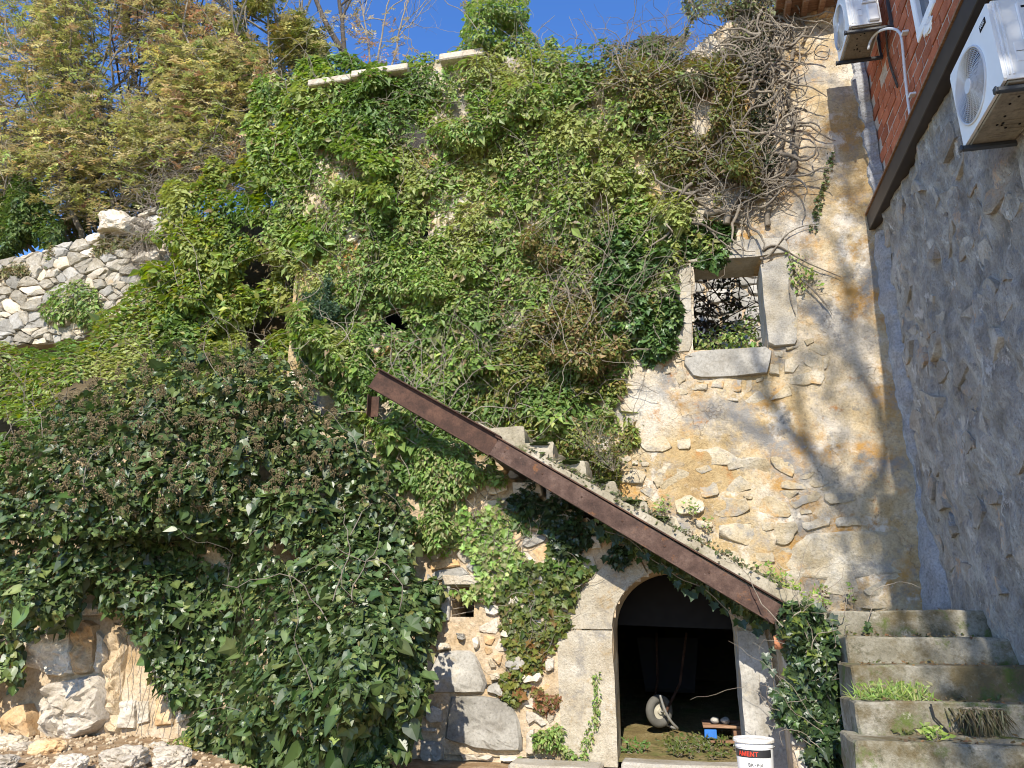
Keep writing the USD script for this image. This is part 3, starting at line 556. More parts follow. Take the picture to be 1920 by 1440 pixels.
for k in range(4): obj('twig', tube([(vent.bounds[0]+.03, YA-.02+.03*k, vent.bounds[1]+.06*k+.03), (vent.bounds[2]+.02, YA+.01, vent.bounds[1]+.05*k+.08)], .004, 4), VINE, cw)

# threshold and kerb stones
for (x0, x1, y0, y1, z0, z1, lab) in ((-.57, .46, 7.22, 7.5, -.2, .012, 'long worn stone doorstep below the arched doorway'), (-1.52, -.72, 7.02, 7.34, -.2, -.005, 'pale flat kerb stone at the foot of the sunlit upright')):
    m = cbx(x0, x1, y0, y1, z0, z1, .02).subdivide().subdivide(); v = m.vertices.copy(); v += (meshkit.fbm(v*4, 3, 5)-.5)[:, None]*np.array([.03, .03, .02])
    t = obj('threshold_stone', (v, m.faces), DRESSED, None, 40); data(t, label=lab, category='stone')

# ================================================================== BOULDERS AND RUBBLE, lower left
z4 = lambda pts: [(x/4.235, 1100+y/4.235) for x, y in pts]
blk = [([(60, 430), (200, 380), (480, 340), (592, 262), (596, 690), (500, 720), (400, 700), (160, 620)], .16, STONE_W, 'large white block with leaf shadows, upper left under the ivy', .07),
       ([(600, 262), (700, 270), (775, 300), (770, 450), (755, 640), (735, 690), (600, 690)], .13, STONE_O, 'rough brown broken end of the white block under the ivy', .07),
       ([(360, 900), (450, 740), (640, 705), (800, 700), (880, 830), (860, 1050), (700, 1190), (560, 1240), (400, 1200), (340, 1080)], .22, STONE_W, 'biggest craggy white boulder below the ivy at lower left', .11),
       ([(70, 1050), (130, 940), (250, 930), (300, 1000), (300, 1180), (200, 1190), (70, 1120)], .16, STONE_O, 'orange stained block left of the biggest boulder', .05),
       ([(785, 350), (830, 400), (850, 560), (785, 690), (765, 640), (790, 500)], .07, STONE, 'thin upright wedge stone right of the brown block', .03),
       ([(590, 130), (750, 140), (900, 170), (830, 225), (640, 235)], .14, STONE, 'flat stone peeping from the ivy above the white block', .04),
       ([(955, 905), (1085, 895), (1080, 1130), (950, 1120)], .05, STONE_W, 'pale squared stone at the wall foot right of the mortar column', .03),
       ([(1095, 910), (1180, 905), (1185, 1080), (1095, 1100)], .04, STONE, 'cream stone below the hanging ivy tips, third from the column', .03),
       ([(1240, 900), (1390, 905), (1380, 1090), (1240, 1110)], .05, STONE_O, 'tan stone under the hanging roots by the ivy', .03),
       ([(1400, 890), (1475, 900), (1480, 1060), (1400, 1090)], .04, STONE_W, 'white narrow stone at the edge of the ivy foot', .03)]
for k, (p, proud, mat, lab, amp) in enumerate(blk):
    t = obj('boulder' if proud > .1 else 'wall_stone', boulder(xz(z4(p), YA-.03), YA-.03, proud, 60+k, 48, 13, amp*1.25, .8, 5.5), mat, None, 24); data(t, label=lab, category='stone', group=None)
o = xz(z4([(870, 400), (915, 320), (950, 290), (1020, 350), (1010, 600), (975, 880), (960, 1180), (850, 1180), (885, 900), (860, 650)]), YA); t = obj('mortar_column', boulder(o, YA, .12, 77, 44, 12, .08, .7, 9), MORTAR, None, 24); data(t, label='sandy crumbling mortar column left between the boulders and the ivy', category='mortar')
def loose(px, Z, r, seed, mat, lab, squash=.6):
    c = at(*px, Z=Z); m = trimesh.creation.icosphere(subdivisions=4, radius=1); v = np.array(m.vertices); v *= 1+(meshkit.fbm(v*1.5, 4, seed)-.5)[:, None]*1.0-np.abs(meshkit.fbm(v*2.6+3, 4, seed+1)-.5)[:, None]*.8
    v = np.sign(v)*np.abs(v)**.85; v *= r*np.array([1, .8, squash]); v += c+np.array([0, 0, r*squash*.5])
    t = obj('loose_stone', (v, m.faces), mat, None, 22); data(t, label=lab, category='stone')
for k, (px, r, mat, lab) in enumerate([((88, 1420), .17, STONE_O, 'orange loose stone below the biggest boulder'), ((230, 1440), .20, STONE_W, 'white rounded loose stone in the bottom rubble'), ((292, 1412), .11, STONE_W, 'small pale stone behind the white rounded one'),
        ((15, 1408), .15, STONE, 'tan loose stone at the far left of the rubble'), ((45, 1416), .13, STONE_W, 'pale cracked stone between the tan and orange loose stones'), ((130, 1446), .14, STONE_W, 'white stone at the bottom edge under the orange one'), ((320, 1436), .17, STONE_W, 'broad cream stone at the ivy foot in the rubble'),
        ((190, 1408), .06, STONE_O, 'small orange rubble stone on the soil under the mortar column'), ((262, 1395), .07, TERRA, 'rust red broken brick by the wall foot'), ((8, 1440), .12, STONE_W, 'white stone in the bottom left corner')]):
    loose(px, -.03, r, 200+k, mat, lab)
rg = np.random.default_rng(5); bag = Bag()
for k in range(900):
    x, y = rg.uniform(-7.4, -3.6), rg.uniform(5.6, 7.4); r = rg.uniform(.006, .03); m = trimesh.creation.icosphere(subdivisions=0, radius=r); m.vertices *= rg.uniform(.6, 1.2, 3); m.vertices += np.array([x, y, float(gz(np.array([x]), np.array([y]))[0])+r*.3]); bag.add(m)
g = bag.build('gravel', MORTAR, None); data(g, label='loose pebbles and plaster crumbs on the ground at lower left', category='gravel', kind='stuff')

# ================================================================== TERRACE WALL, upper left
TY = 9.55
tw = thing('terrace_wall', 'sunlit dry stone terrace wall climbing the slope at the left', 'wall')
tp = Polygon(xz([(-60, 500), (60, 478), (140, 455), (190, 436), (250, 410), (300, 392), (345, 385), (345, 560), (250, 580), (150, 640), (-60, 660)], TY))
obj('wall', wall_core(tp, TY+.0, TY+.5), MORTAR, tw)
k = 0
for o in cells(tp, .21, .125, rng, .003, .7, -.0, .35):
    obj('stone', stone(o, TY, rng.uniform(.03, .10), rng, 12), (STONE_T, STONE, STONE_T, STONE_G)[k % 4], tw, 28); k += 1
t = obj('boulder', boulder(xz([(192, 440), (200, 404), (218, 398), (240, 402), (252, 425), (246, 440)], 9.5), 9.5, .3, 31, 40, 10, .09, .6, 6), STONE, None, 22); data(t, label='rounded pale boulder on top of the terrace wall beneath the trees', category='stone')

# ================================================================== UPPER STAIR with its steel edge beam
us = thing('upper_stair', 'worn mossy stone stair rising leftward along the ruin behind the beam', 'stair')
edges = [982, 1037, 1096, 1155, 1213, 1262, 1308, 1362, 1430, 1500]
xe = [float(at(px, stair_y, Y=YB+.05)[0]) for px, stair_y in zip(edges, [800, 832, 868, 905, 945, 985, 1020, 1055, 1085, 1115])]
tops = [800, 830, 864, 902, 940, 972, 1005, 1040, 1072, 1108]
zt = [float(at(px-10, py, Y=YB+.05)[2]) for px, py in zip(edges, tops)]
for i in range(len(xe)):
    x1 = xe[i]; x0 = xe[i]-.46; z1 = zt[i]; z0 = z1-.2
    g = Polygon([(x0, stair_z(x0)-.08), (x1+.02, stair_z(x1)-.08), (x1, z1-.012), (x1-.015, z1), (x0, z1)])
    m = wall_core(g, YB+.03+.012*(i % 3), YW+.02).subdivide_to_size(.11); v = np.array(m.vertices)
    v += (meshkit.fbm(v*3.5, 4, 70+i)-.5)[:, None]*np.array([.09, .07, .07])
    s = obj('step', (v, m.faces), STEPSTONE, us, 30)
    if i in (1, 2, 3, 4, 5):
        mm = trimesh.creation.icosphere(subdivisions=3, radius=1); vv = np.array(mm.vertices); vv *= 1+(meshkit.fbm(vv*4, 3, i)-.5)[:, None]*.8; vv *= np.array([.13, .16, .035]); vv += np.array([x1-.13, YB+.16, z1-.005]); obj('moss', (vv, mm.faces), MOSS, s, True)
sl = Polygon([(-1.8, stair_z(-1.8)+.06), (1.05, stair_z(1.05)+.06), (1.05, stair_z(1.05)-.165), (-1.8, stair_z(-1.8)-.165)])
m = wall_core(sl, YB-.004, YW+.02).subdivide_to_size(.12); v = np.array(m.vertices); v[:, 1] += (meshkit.fbm(v*4, 3, 3)-.5)*.04; obj('underside', (v, m.faces), STEPSTONE, us)
landing = cbx(1.0, 2.42, 7.1, YW+.03, .2, 1.235, .015); obj('landing', landing, CONCRETE, us)

def beam_profile(a, b, prof, mat, name, parent):
    """prof: closed (v, y) outline, v across the beam in its vertical plane, extruded along a->b"""
    a, b = np.array(a, float), np.array(b, float); d = unit(b-a); n = unit(np.array([-d[2]*0, 0, 1])-d*d[2]); g = Polygon(prof)
    m = trimesh.creation.extrude_polygon(g, float(np.linalg.norm(b-a)), engine='earcut'); v = np.array(m.vertices)
    W = a+v[:, 2:3]*d+v[:, 0:1]*n+v[:, 1:2]*np.array([0, 1, 0]); mm = trimesh.Trimesh(W, m.faces); mm.fix_normals(); return obj(name, mm, mat, parent)
ib = thing('stair_beam', 'rusty steel beam slanting down along the outer edge of the stone stair', 'steel beam')
A, B, C_ = at(702, 709, Y=6.9), at(930, 838, Y=6.9), at(1458, 1150, Y=6.9)
ih, fl, wb, ft = .108, .052, .006, .010
iprof = [(-ih, -fl), (-ih+ft, -fl), (-ih+ft, -wb), (ih-ft, -wb), (ih-ft, -fl), (ih, -fl), (ih, fl), (ih-ft, fl), (ih-ft, wb), (-ih+ft, wb), (-ih+ft, fl), (-ih, fl)]
beam_profile(A, B, iprof, RUST, 'i_beam', ib)
cprof = [(-.090, -.080), (-.080, -.080), (-.080, -.052), (.078, -.052), (.078, -.040), (-.078, -.040), (-.078, .02), (-.090, .02)]
beam_profile(B+np.array([0, -.02, -.01]), C_+np.array([0, -.02, -.01]), cprof, RUST2, 'channel', ib)
beam_profile(B+np.array([-.03, .0, .02]), C_+np.array([0, .0, .02]), [(.074, -.088), (.086, -.088), (.086, .05), (.074, .05)], RUST, 'upper_flange', ib)
d = unit(C_-B)
for k in range(7):
    p = B+d*(.12+k*.42)+np.array([0, -.072, .02]); m = trimesh.creation.cylinder(.009, .02, sections=8); m.apply_transform(trimesh.transformations.rotation_matrix(np.pi/2, (1, 0, 0))); m.apply_translation(p+np.array([0, .004, -.02])); obj('rivet', m, RUST, ib)
p0 = at(704, 735, Y=YB+.3); t = obj('steel_post', cat_([bx(p0[0]-.045, p0[0]+.045, YB+.3, YB+.31, p0[2]-.27, p0[2]-.05), bx(p0[0]-.045, p0[0]-.037, YB+.2, YB+.4, p0[2]-.27, p0[2]-.05)]), RUST); data(t, label='short rusty angle post under the free upper end of the beam', category='steel post')

# ================================================================== LOWER STEPS
ls = thing('lower_steps', 'wide weathered concrete steps up to the landing beside the grey wall', 'steps')
eY = [6.95, 6.6, 6.2, 5.8, 5.4, 5.0]; eZ = [1.25, 1.05, .86, .65, .46, .26]; eX = [1.215, 1.235, 1.18, 1.10, 1.0, .95]
for i in range(6):
    y1 = eY[i-1]+.12 if i else eY[i]+.5
    m = cbx(eX[i], 2.5, eY[i], y1, eZ[i]-.24, eZ[i], .014)
    m = m.subdivide_to_size(.09); v = np.array(m.vertices); v += (meshkit.fbm(v*3.3, 5, 20+i)-.5)[:, None]*np.array([.05, .06, .05])
    m2 = trimesh.Trimesh(v, m.faces); obj('step', m2, CONCRETE, ls, 40)
# crack on the fourth step
P = [at(x, y, Y=5.79) for x, y in ((1745, 1320), (1752, 1345), (1768, 1362), (1790, 1385))]; obj('crack', tube(P, .006, 4), BLACKP, ls)
obj('fill', bx(1.25, 2.5, 5.45, 7.3, -.5, .25), CONCRETE, ls)

# ================================================================== RIGHT HOUSE
rh = thing('brick_house', 'house side with rough grey render below and bare red brick above', 'house')
XL, XB = 2.40, 2.54
ny, nz_ = 190, 150
yy = np.linspace(2.0, YW+.1, ny); zz = np.linspace(-.5, 5.36, nz_); gy, gzz = np.meshgrid(yy, zz)
def vn(s, seed): return meshkit.fbm(np.stack([gy*s, gzz*s*.8, np.zeros_like(gy)+seed], -1), 4, seed)-.5
dx = .16*vn(.9, 1)*.5+.15*vn(3.0, 2)+.11*np.abs(vn(5, 3))+.03*vn(14, 4)
V = np.column_stack([(XL-dx).ravel(), gy.ravel(), gzz.ravel()]); i, j = np.mgrid[0:nz_-1, 0:ny-1]; a = (i*ny+j).ravel()
obj('rendered_wall', (V, np.concatenate([np.column_stack([a, a+ny+1, a+1]), np.column_stack([a, a+ny, a+ny+1])])), STUCCO, rh, True)
obj('wall_core', bx(XL+.06, XL+.5, 2.0, YW+.1, -.5, 5.3), STUCCO, rh)
def wall_x(y, z):
    p = lambda k, sd: meshkit.fbm(np.array([[y*k, z*k*.8, sd]]), 4, sd)[0]-.5
    return XL-(.16*p(.9, 1)*.5+.15*p(3.0, 2)+.11*abs(p(5, 3)))
WST = rock_mat('rendered_over_stone', [(.3, (.24, .21, .17)), (.5, (.38, .345, .29)), (.7, (.50, .46, .40))], 4, 45, 1.0, .05, spots=[((.46, .33, .22), 3, .56, .64), ((.24, .24, .24), 6, .56, .64)], rnd=.22)
rw = np.random.default_rng(44)
for o in cells(sbox(4.7, 1.35, 8.0, 5.2), .27, .19, rw, .012, .6, 0, .25):
    if rw.random() < .5:
        c_ = o.mean(0); m = stone(o, 0, rw.uniform(-.02, .012), rw, 11, .10); v = np.array(m.vertices); obj('stone', trimesh.Trimesh(np.column_stack([wall_x(c_[0], c_[1])+v[:, 1], v[:, 0], v[:, 2]]), m.faces[:, ::-1], process=False), WST, rh, 45)
# cement fillet in the corner
kz = 140; P = []
zf = np.linspace(1.2, 5.25, kz); w = .13+.035*np.sin(zf*1.7)+.10*(meshkit.fbm(np.column_stack([zf*2, zf*0, zf*0]), 3, 4)-.5); w *= 1+np.clip((1.9-zf)*.5, 0, .4); w += .09*(meshkit.fbm(np.column_stack([zf*6, zf*0+4, zf*0]), 3, 9)-.5)
nn = 9; V = []
for q, (z, ww) in enumerate(zip(zf, w)):
    for s in np.linspace(0, 1, nn):
        x = XL+.02-ww*.75*(1-s)**1.0 ; y = YW+.02-ww*1.9*s; b = .05*math.sin(math.pi*s)
        V.append((x-b*.6+.02*(meshkit.fbm(np.array([x*9, y*9, z*7]), 3, 6)-.5)*2, y-b+.03*(meshkit.fbm(np.array([x*5, y*5, z*5]), 3, 2)-.5)*2, z))
i, j = np.mgrid[0:kz-1, 0:nn-1]; a = (i*nn+j).ravel()
obj('cement_fillet', (np.array(V), np.concatenate([np.column_stack([a, a+1, a+nn+1]), np.column_stack([a, a+nn+1, a+nn])])), CEMENT, rh, True)
# edge beam
obj('edge_beam', cat_([cbx(XL-.10, XB+.05, 2.0, YW-.02, 5.33, 5.52, .006)]), BROWN, rh); obj('drip_flashing', bx(XL-.115, XL-.08, 2.0, YW-.02, 5.525, 5.545), WOOD, rh)
# brick courses
BH, BL, MJ = .145, .27, .02
wy0, wy1, wz0, wz1 = 6.10, 6.58, 6.43, 8.5
rb = np.random.default_rng(3); nb = 0
obj('mortar_bed', cat_([bx(XB+.004, XB+.3, 2.6, YW, 5.50, wz0), bx(XB+.004, XB+.3, 2.6, wy0, wz0, 9.2), bx(XB+.004, XB+.3, wy1, YW, wz0, 9.2)]), BRICKM, rh)
r = 0; z = 5.57
while z < 8.3:
    y = YW-.03-(r % 2)*BL*.5
    first = True
    while y > 4.4:
        L = BL if not (first and r % 2) else BL
        ya, yb = y-L+MJ, y
        zmax = 5.65+(7.9-5.65)*(ya-4.9)/(7.4-4.9)+.9
        vq = np.array([XB, yb, z])-EYE; inview = 720-F*(vq@UP)/(vq@FW) > -40
        segs = [(ya, yb)] if z+BH < wz0+.03 else [(p_, q_) for p_, q_ in ((ya, min(yb, wy0-.012)), (max(ya, wy1+.012), yb)) if q_-p_ > .03]
        for p_, q_ in segs if inview else []:
            o = rb.normal(0, .004); obj('brick', cbx(XB+o-.004, XB+.06, p_, q_+rb.normal(0, .002), z, z+BH-MJ+rb.normal(0, .002), .004), BRICK, rh); nb += 1
        y -= L; first = False
    z += BH; r += 1
# concrete corner post between ruin and brick
V = [];kz = 110; zf = np.linspace(5.35, 8.6, kz)
for z in zf:
    e = .05*(meshkit.fbm(np.array([z*9, 0, 3.]), 3, 5)-.5)*2
    V += [(XL-.02+e, YW+.04, z), (XL+.0+e, YW-.05, z), (XB-.02, YW-.07+e, z), (XB+.02, YW-.02, z)]
i, j = np.mgrid[0:kz-1, 0:3]; a = (i*4+j).ravel(); obj('corner_mortar', (np.array(V), np.concatenate([np.column_stack([a, a+1, a+5]), np.column_stack([a, a+5, a+4])])), CEMENT, rh)
# white window frame in the brick, with foam
wf = obj('window_frame', cat_([cbx(XB-.012, XB+.05, wy0-.01, wy0+.09, wz0+.05, wz1), cbx(XB-.012, XB+.05, wy1-.09, wy1+.01, wz0+.05, wz1), cbx(XB-.016, XB+.05, wy0-.01, wy1+.01, wz0-.01, wz0+.09)]), WHITE, rh)
obj('pane', bx(XB+.035, XB+.04, wy0+.07, wy1-.07, wz0+.06, wz1), plain('dark_glass', (.03, .04, .05), .08), wf)
m = trimesh.creation.icosphere(subdivisions=3, radius=1); v = np.array(m.vertices); v *= 1+(meshkit.fbm(v*3, 3, 3)-.5)[:, None]*.7; v *= np.array([.02, .12, .07]); v += np.array([XB, wy0+.22, wz0-.05]); obj('sealing_foam', (v, m.faces), WHITE, rh, True)
# drain pipe on the brick
P = [at(1628, 92, X=2.30), at(1638, 68, X=2.36), at(1655, 56, X=2.42), at(1675, 54, X=2.47), at(1687, 62, X=2.49), at(1692, 85, X=2.49), at(1698, 150, X=2.49), at(1706, 215, X=2.49), at(1713, 262, X=2.49)]
from scipy.interpolate import CubicSpline
sp = CubicSpline(np.arange(len(P)), np.array(P)); t = thing('drain_pipe', 'thin white drain pipe curving down the red brick from the far air conditioner', 'pipe')
obj('pipe', tube(sp(np.linspace(0, len(P)-1, 60)), .0135, 8), PIPE, t, True)
for q in (at(1693, 62, X=2.49), at(1707, 178, X=2.49)): obj('clip', cbx(q[0]-.012, XB-.003, q[1]-.03, q[1]+.03, q[2]-.012, q[2]+.012, .003), PIPE, t)

# ================================================================== AIR CONDITIONERS (fan face looks to -x)
def ac(name, label, Xf, Xb, y0, y1, z0, z1, letters=None):
    t = thing(name, label, 'air conditioner', 'outdoor units on the house side')
    fy, fz, fr = (y0+y1)/2+(y1-y0)*.10, (z0+z1)/2-.005, min(y1-y0, z1-z0)*.415
    ring = Polygon([(y0+.012, z0), (y1-.012, z0), (y1, z0+.012), (y1, z1-.02), (y1-.02, z1), (y0+.02, z1), (y0, z1-.02), (y0, z0+.012)]).difference(Point(fy, fz).buffer(fr, 40))
    m = trimesh.creation.extrude_polygon(ring, .02, engine='earcut'); v = np.array(m.vertices); mm = trimesh.Trimesh(np.column_stack([Xf+v[:, 2], v[:, 0], v[:, 1]]), m.faces); mm.fix_normals()
    obj('front_panel', mm, ACW, t)
    obj('casing', cat_([cbx(Xf+.021, Xb, y0, y0+.012, z0, z1, .003), cbx(Xf+.021, Xb, y1-.012, y1, z0, z1, .003), cbx(Xf+.021, Xb, y0+.013, y1-.013, z1-.012, z1, .003), bx(Xb-.012, Xb, y0+.013, y1-.013, z0, z1-.013)]), ACW, t)
    obj('cavity', bx(Xf+.10, Xf+.11, y0+.02, y1-.02, z0+.02, z1-.02), ACDARK, t)
    pan = obj('base_pan', cbx(Xf+.024, Xb-.02, y0+.014, y1-.014, z0-.015, z0+.004, .004), ACPAN, t)
    rr = np.random.default_rng(2)
    for k in range(11):
        x, y = rr.uniform(Xf+.06, Xb-.06), rr.uniform(y0+.05, y1-.05)
        h = trimesh.creation.cylinder(.008, .004, sections=10); h.apply_translation((x, y, z0-.0172)); obj('drain_hole', h, ACDARK, pan)
    for k in range(8):
        x, y = rr.uniform(Xf+.06, Xb-.1), rr.uniform(y0+.08, y1-.08); obj('pressing', cbx(x, x+.11, y, y+.014, z0-.019, z0-.0152, .002), ACPAN, pan)
    # fan grille: concentric wires and swept ribs
    g = Bag(); th = np.linspace(0, 2*np.pi, 49)
    for q in np.linspace(.2, .985, 17):
        g.add(tube(np.column_stack([np.full(49, Xf-.004-.012*(1-q*q)), fy+fr*q*np.cos(th), fz+fr*q*np.sin(th)]), .0024, 4, False))
    for k in range(22):
        a0 = k*2*np.pi/22; s = np.linspace(.2, .99, 9); a = a0+.55*(s-.2)**1.3; g.add(tube(np.column_stack([Xf-.001-.012*(1-s*s), fy+fr*s*np.cos(a), fz+fr*s*np.sin(a)]), .0028, 4, False))
    g.build('fan_grille', ACG, t)
    rim = tube(np.column_stack([np.full(49, Xf-.003), fy+fr*1.0*np.cos(th), fz+fr*1.0*np.sin(th)]), .009, 6, False); obj('grille_rim', rim, ACG, t, True)
    c = trimesh.creation.cylinder(fr*.20, .016, sections=32); c.apply_transform(trimesh.transformations.rotation_matrix(np.pi/2, (0, 1, 0))); c.apply_translation((Xf-.014, fy, fz)); obj('fan_hub_cap', c, ACG, t)
    for k in range(3):
        a0 = k*2*np.pi/3+.4; vv, ff = [], []
        for q, s in enumerate(np.linspace(.15, .93, 7)):
            for e, w in ((0, -.45), (1, .45)):
                a = a0+w+.5*s; vv.append((Xf+.045+.03*w, fy+fr*s*np.cos(a), fz+fr*s*np.sin(a)))
            if q: b = 2*q; ff += [(b-2, b-1, b+1), (b-2, b+1, b)]
        vv = np.array(vv); n = len(vv); ff = np.array(ff); V2 = np.vstack([vv, vv+np.array([.006, 0, 0])]); obj('fan_blade', (V2, np.vstack([ff, ff[:, ::-1]+n])), ACG, t)
    # side panel towards the viewer: edge bead, covers, label
    for x in (Xf+.03, Xf+.055): obj('side_bead', cbx(x, x+.012, y0-.006, y0+.001, z0+.03, z1-.02, .002), ACW, t)
    cv = obj('service_cover', cbx(Xf+.15, Xb-.02, y0-.022, y0+.001, z0+.26, z1-.05, .006), ACW, t)
    obj('cover_slot', bx(Xf+.17, Xb-.05, y0-.024, y0-.0215, z1-.10, z1-.085), ACDARK, cv); obj('cover_slot', bx(Xf+.17, Xb-.05, y0-.024, y0-.0215, z0+.285, z0+.295), ACDARK, cv)
    tri = Polygon([(0, 0), (.07, 0), (.035, .075)]); m = trimesh.creation.extrude_polygon(tri, .002, engine='earcut'); v = np.array(m.vertices); obj('warning_sign', trimesh.Trimesh(np.column_stack([Xf+.20+v[:, 0], y0-.0225-v[:, 2], z0+.36+v[:, 1]]), m.faces), YELLOW, cv)
    obj('valve_cover', cbx(Xf+.19, Xb-.02, y0-.03, y0+.001, z0+.02, z0+.24, .012), ACW, t)
    obj('data_label', bx(Xf+.095, Xf+.145, y0-.0025, y0+.001, z0+.12, z0+.26), WHITE, t); obj('data_label', bx(Xf+.10, Xf+.14, y0-.0045, y0-.003, z0+.19, z0+.193), ACDARK, t)
    if letters:
        bd = obj('badge', cbx(Xf-.004, Xf+.001, y0+.055, y0+.15, z1-.11, z1-.065, .002), ACDARK, t)
        m = meshkit.text_mesh(letters, .022, .002, True); v = np.array(m.vertices); w = np.ptp(v[:, 0]); obj('lettering', trimesh.Trimesh(np.column_stack([Xf-.0045-v[:, 2], y0+.103+w/2-v[:, 0], z1-.099+v[:, 1]]), m.faces), ACG, bd)
    for y in (y0+.05, y1-.045):
        b = obj('bracket', cat_([cbx(Xf-.03, XB+.02, y-.018, y+.018, z0-.052, z0-.016, .006), cbx(XB-.03, XB-.001, y-.016, y+.016, z0-.05, z0+.32, .004)]), BRACK, t)
        obj('end_cap', cbx(Xf-.045, Xf-.029, y-.021, y+.021, z0-.056, z0-.012, .006), BRACK, b)
    return t
ac('air_conditioner', 'near white air conditioner at the right picture edge, its fan grille in full view', 2.10, 2.42, 4.35, 5.05, 4.27, 4.86, 'VOX')
ac('air_conditioner', 'far white air conditioner high on the red brick above the drain pipe', 2.10, 2.42, 7.08, 7.64, 7.15, 7.74)
# twisted cables in the dark behind the far unit
for k in range(2): t = obj('cable', tube(sp(np.linspace(0, 2, 14))*0+np.column_stack([np.full(14, 2.515), 7.3-.02*k+.06*np.sin(np.linspace(0, 4, 14)), np.linspace(7.2, 6.45, 14)]), .008, 6), BARKD, None, True); data(t, label=('black cable dangling on the brick below the far unit', 'second black cable beside the first, nearer the pipe')[k], category='cable')

# ================================================================== CLIMBERS
_pt = np.random.default_rng(606); PN1, PN2 = smooth_noise(_pt, 55), smooth_noise(_pt, 22)
def patchy(col, px, py, rng):
    # neighbouring shoots differ: some yellowing, some dark and young, some half dry
    iy, ix = np.clip(((py+OY)/SC).astype(int), 0, GH-1), np.clip(((px+OX)/SC).astype(int), 0, GW-1); a = PN1[iy, ix]*.7+PN2[iy, ix]*.7+rng.normal(0, .35, len(px))
    y = np.clip((a-.5)*.7, 0, .75)[:, None]; d = np.clip((-a-.4)*.7, 0, .8)[:, None]
    col = col*(1-y)+np.array([[.50, .54, .16]])*y; col = col*(1-d)+np.array([[.15, .27, .06]])*d
    dry = rng.random(len(px)) < .02; col[dry] = [.36, .25, .13]
    return col
GREEN = [(.29, .44, .085), (.36, .50, .10), (.21, .35, .065), (.45, .53, .15)]
MID = [(.26, .40, .09), (.33, .47, .12), (.19, .32, .065), (.42, .49, .18), (.38, .36, .16)]
IVY = [(.058, .098, .027), (.085, .13, .036), (.12, .17, .05), (.23, .28, .085)]
YEL = [(0.336, 0.414, 0.056), (0.258, 0.358, 0.056), (0.414, 0.426, 0.078), (0.157, 0.258, 0.045)]
BRN = [(.34, .27, .09), (.38, .36, .11), (.24, .30, .07), (.42, .29, .13), (.16, .24, .06)]
yyr, xxr = np.mgrid[0:GH, 0:GW]; PYR, PXR = yyr*SC-OY, xxr*SC-OX
def minus(p, *q): return Polygon(p).buffer(0).difference(unary_union([Polygon(a).buffer(0) for a in q]))
H1 = [(697, 618), (703, 570), (755, 566), (775, 590), (735, 622)]; H2 = [(738, 268), (742, 205), (790, 215), (785, 262)]; H3 = [(752, 445), (758, 396), (800, 400), (795, 440)]
c = Cushion(minus([(470, 290), (490, 130), (580, 95), (650, 84), (700, 135), (790, 145), (810, 190), (775, 320), (720, 410), (640, 470), (560, 480), (530, 380), (490, 340)], [(745, 262), (748, 225), (775, 225), (772, 260)]), YW, .20, 60, 1, ((60, .12), (26, .09), (12, .05)), .14, rag=34)
t = climber('facade_creeper', 'bright green creeper on the upper left of the ruin under the long slab', c, 26000, .066, 'ovate', L_MATT, GREEN, None, .10, droop=.5, tint=patchy, szvar=.38)
stems(c, t, 60, VINE, c.rng, rad=.005, kind='stuff')
c = Cushion(minus([(545, 430), (690, 370), (760, 260), (770, 140), (900, 100), (1060, 120), (1160, 220), (1240, 320), (1310, 380), (1290, 450), (1180, 480), (1040, 480), (1000, 560), (960, 680), (880, 740), (760, 730), (670, 730), (560, 660), (550, 560), (570, 500)], H1, H2, H3), YW, .16, 40, 2, ((60, .11), (26, .09), (12, .05)), .12, rag=30)
t = climber('facade_creeper', 'large mid green creeper with showing twigs across the middle of the ruin front', c, 42000, .058, 'ovate', L_MATT, MID+GREEN, None, .08, droop=.5, tint=patchy, szvar=.38)
stems(c, t, 260, VINE, c.rng, rad=.005, kind='stuff', off=.1)
c = Cushion(minus([(480, 140), (590, 100), (700, 132), (780, 118), (900, 75), (1050, 95), (1150, 95), (1280, 80), (1300, 200), (1290, 300), (1310, 400), (1270, 520), (1230, 640), (1180, 700), (1160, 800), (1040, 840), (900, 800), (760, 740), (640, 720), (540, 660), (535, 520), (520, 400), (480, 300)], H1), YW, .16, 20, 50, ((60, .08), (30, .07), (14, .04)), .14, 9)
t = climber('facade_creeper', 'fine pale green creeper film over the whole ruin front with wall specks showing', c, 48000, .056, 'ovate', L_MATT, MID+MID+GREEN, None, .05, tint=patchy, szvar=.38, droop=.5); stems(c, t, 300, BARK, c.rng, length=(.2, .7), rad=.0045, kind='stuff', off=.05, wob=.5)
c = Cushion([(470, 330), (490, 270), (560, 250), (620, 300), (640, 400), (620, 520), (585, 540), (570, 450), (520, 400)], 8.5, .25, 40, 51, ((40, .12), (20, .08)), .08)
climber('corner_creeper', 'green creeper bridging the ruin corner and the bright mound on its left', c, 9000, .062, 'ovate', L_MATT, GREEN+MID, None, .12, droop=.5)
c = Cushion([(690, 450), (840, 440), (860, 560), (800, 600), (770, 540), (700, 555)], YW-.05, .2, 30, 55, ((30, .08), (16, .05)), .05)
climber('spray_creeper', 'green creeper spray hanging just above the dark lower opening', c, 6000, .056, 'ovate', L_MATT, MID+GREEN, None, .08, droop=.6)
c = Cushion([(545, 640), (560, 560), (620, 590), (690, 650), (690, 760), (600, 720)], YW-.1, .25, 30, 52, ((30, .1), (16, .06)), .05)
climber('corner_creeper', 'green creeper low on the ruin corner above the flowering ivy', c, 6000, .058, 'ovate', L_MATT, MID, None, .1, droop=.5)
c = Cushion([(960, 885), (1010, 905), (1100, 970), (1180, 1035), (1190, 1085), (1120, 1070), (1040, 1010), (965, 950)], YA-.05, .06, 16, 53, ((20, .03),), .3)
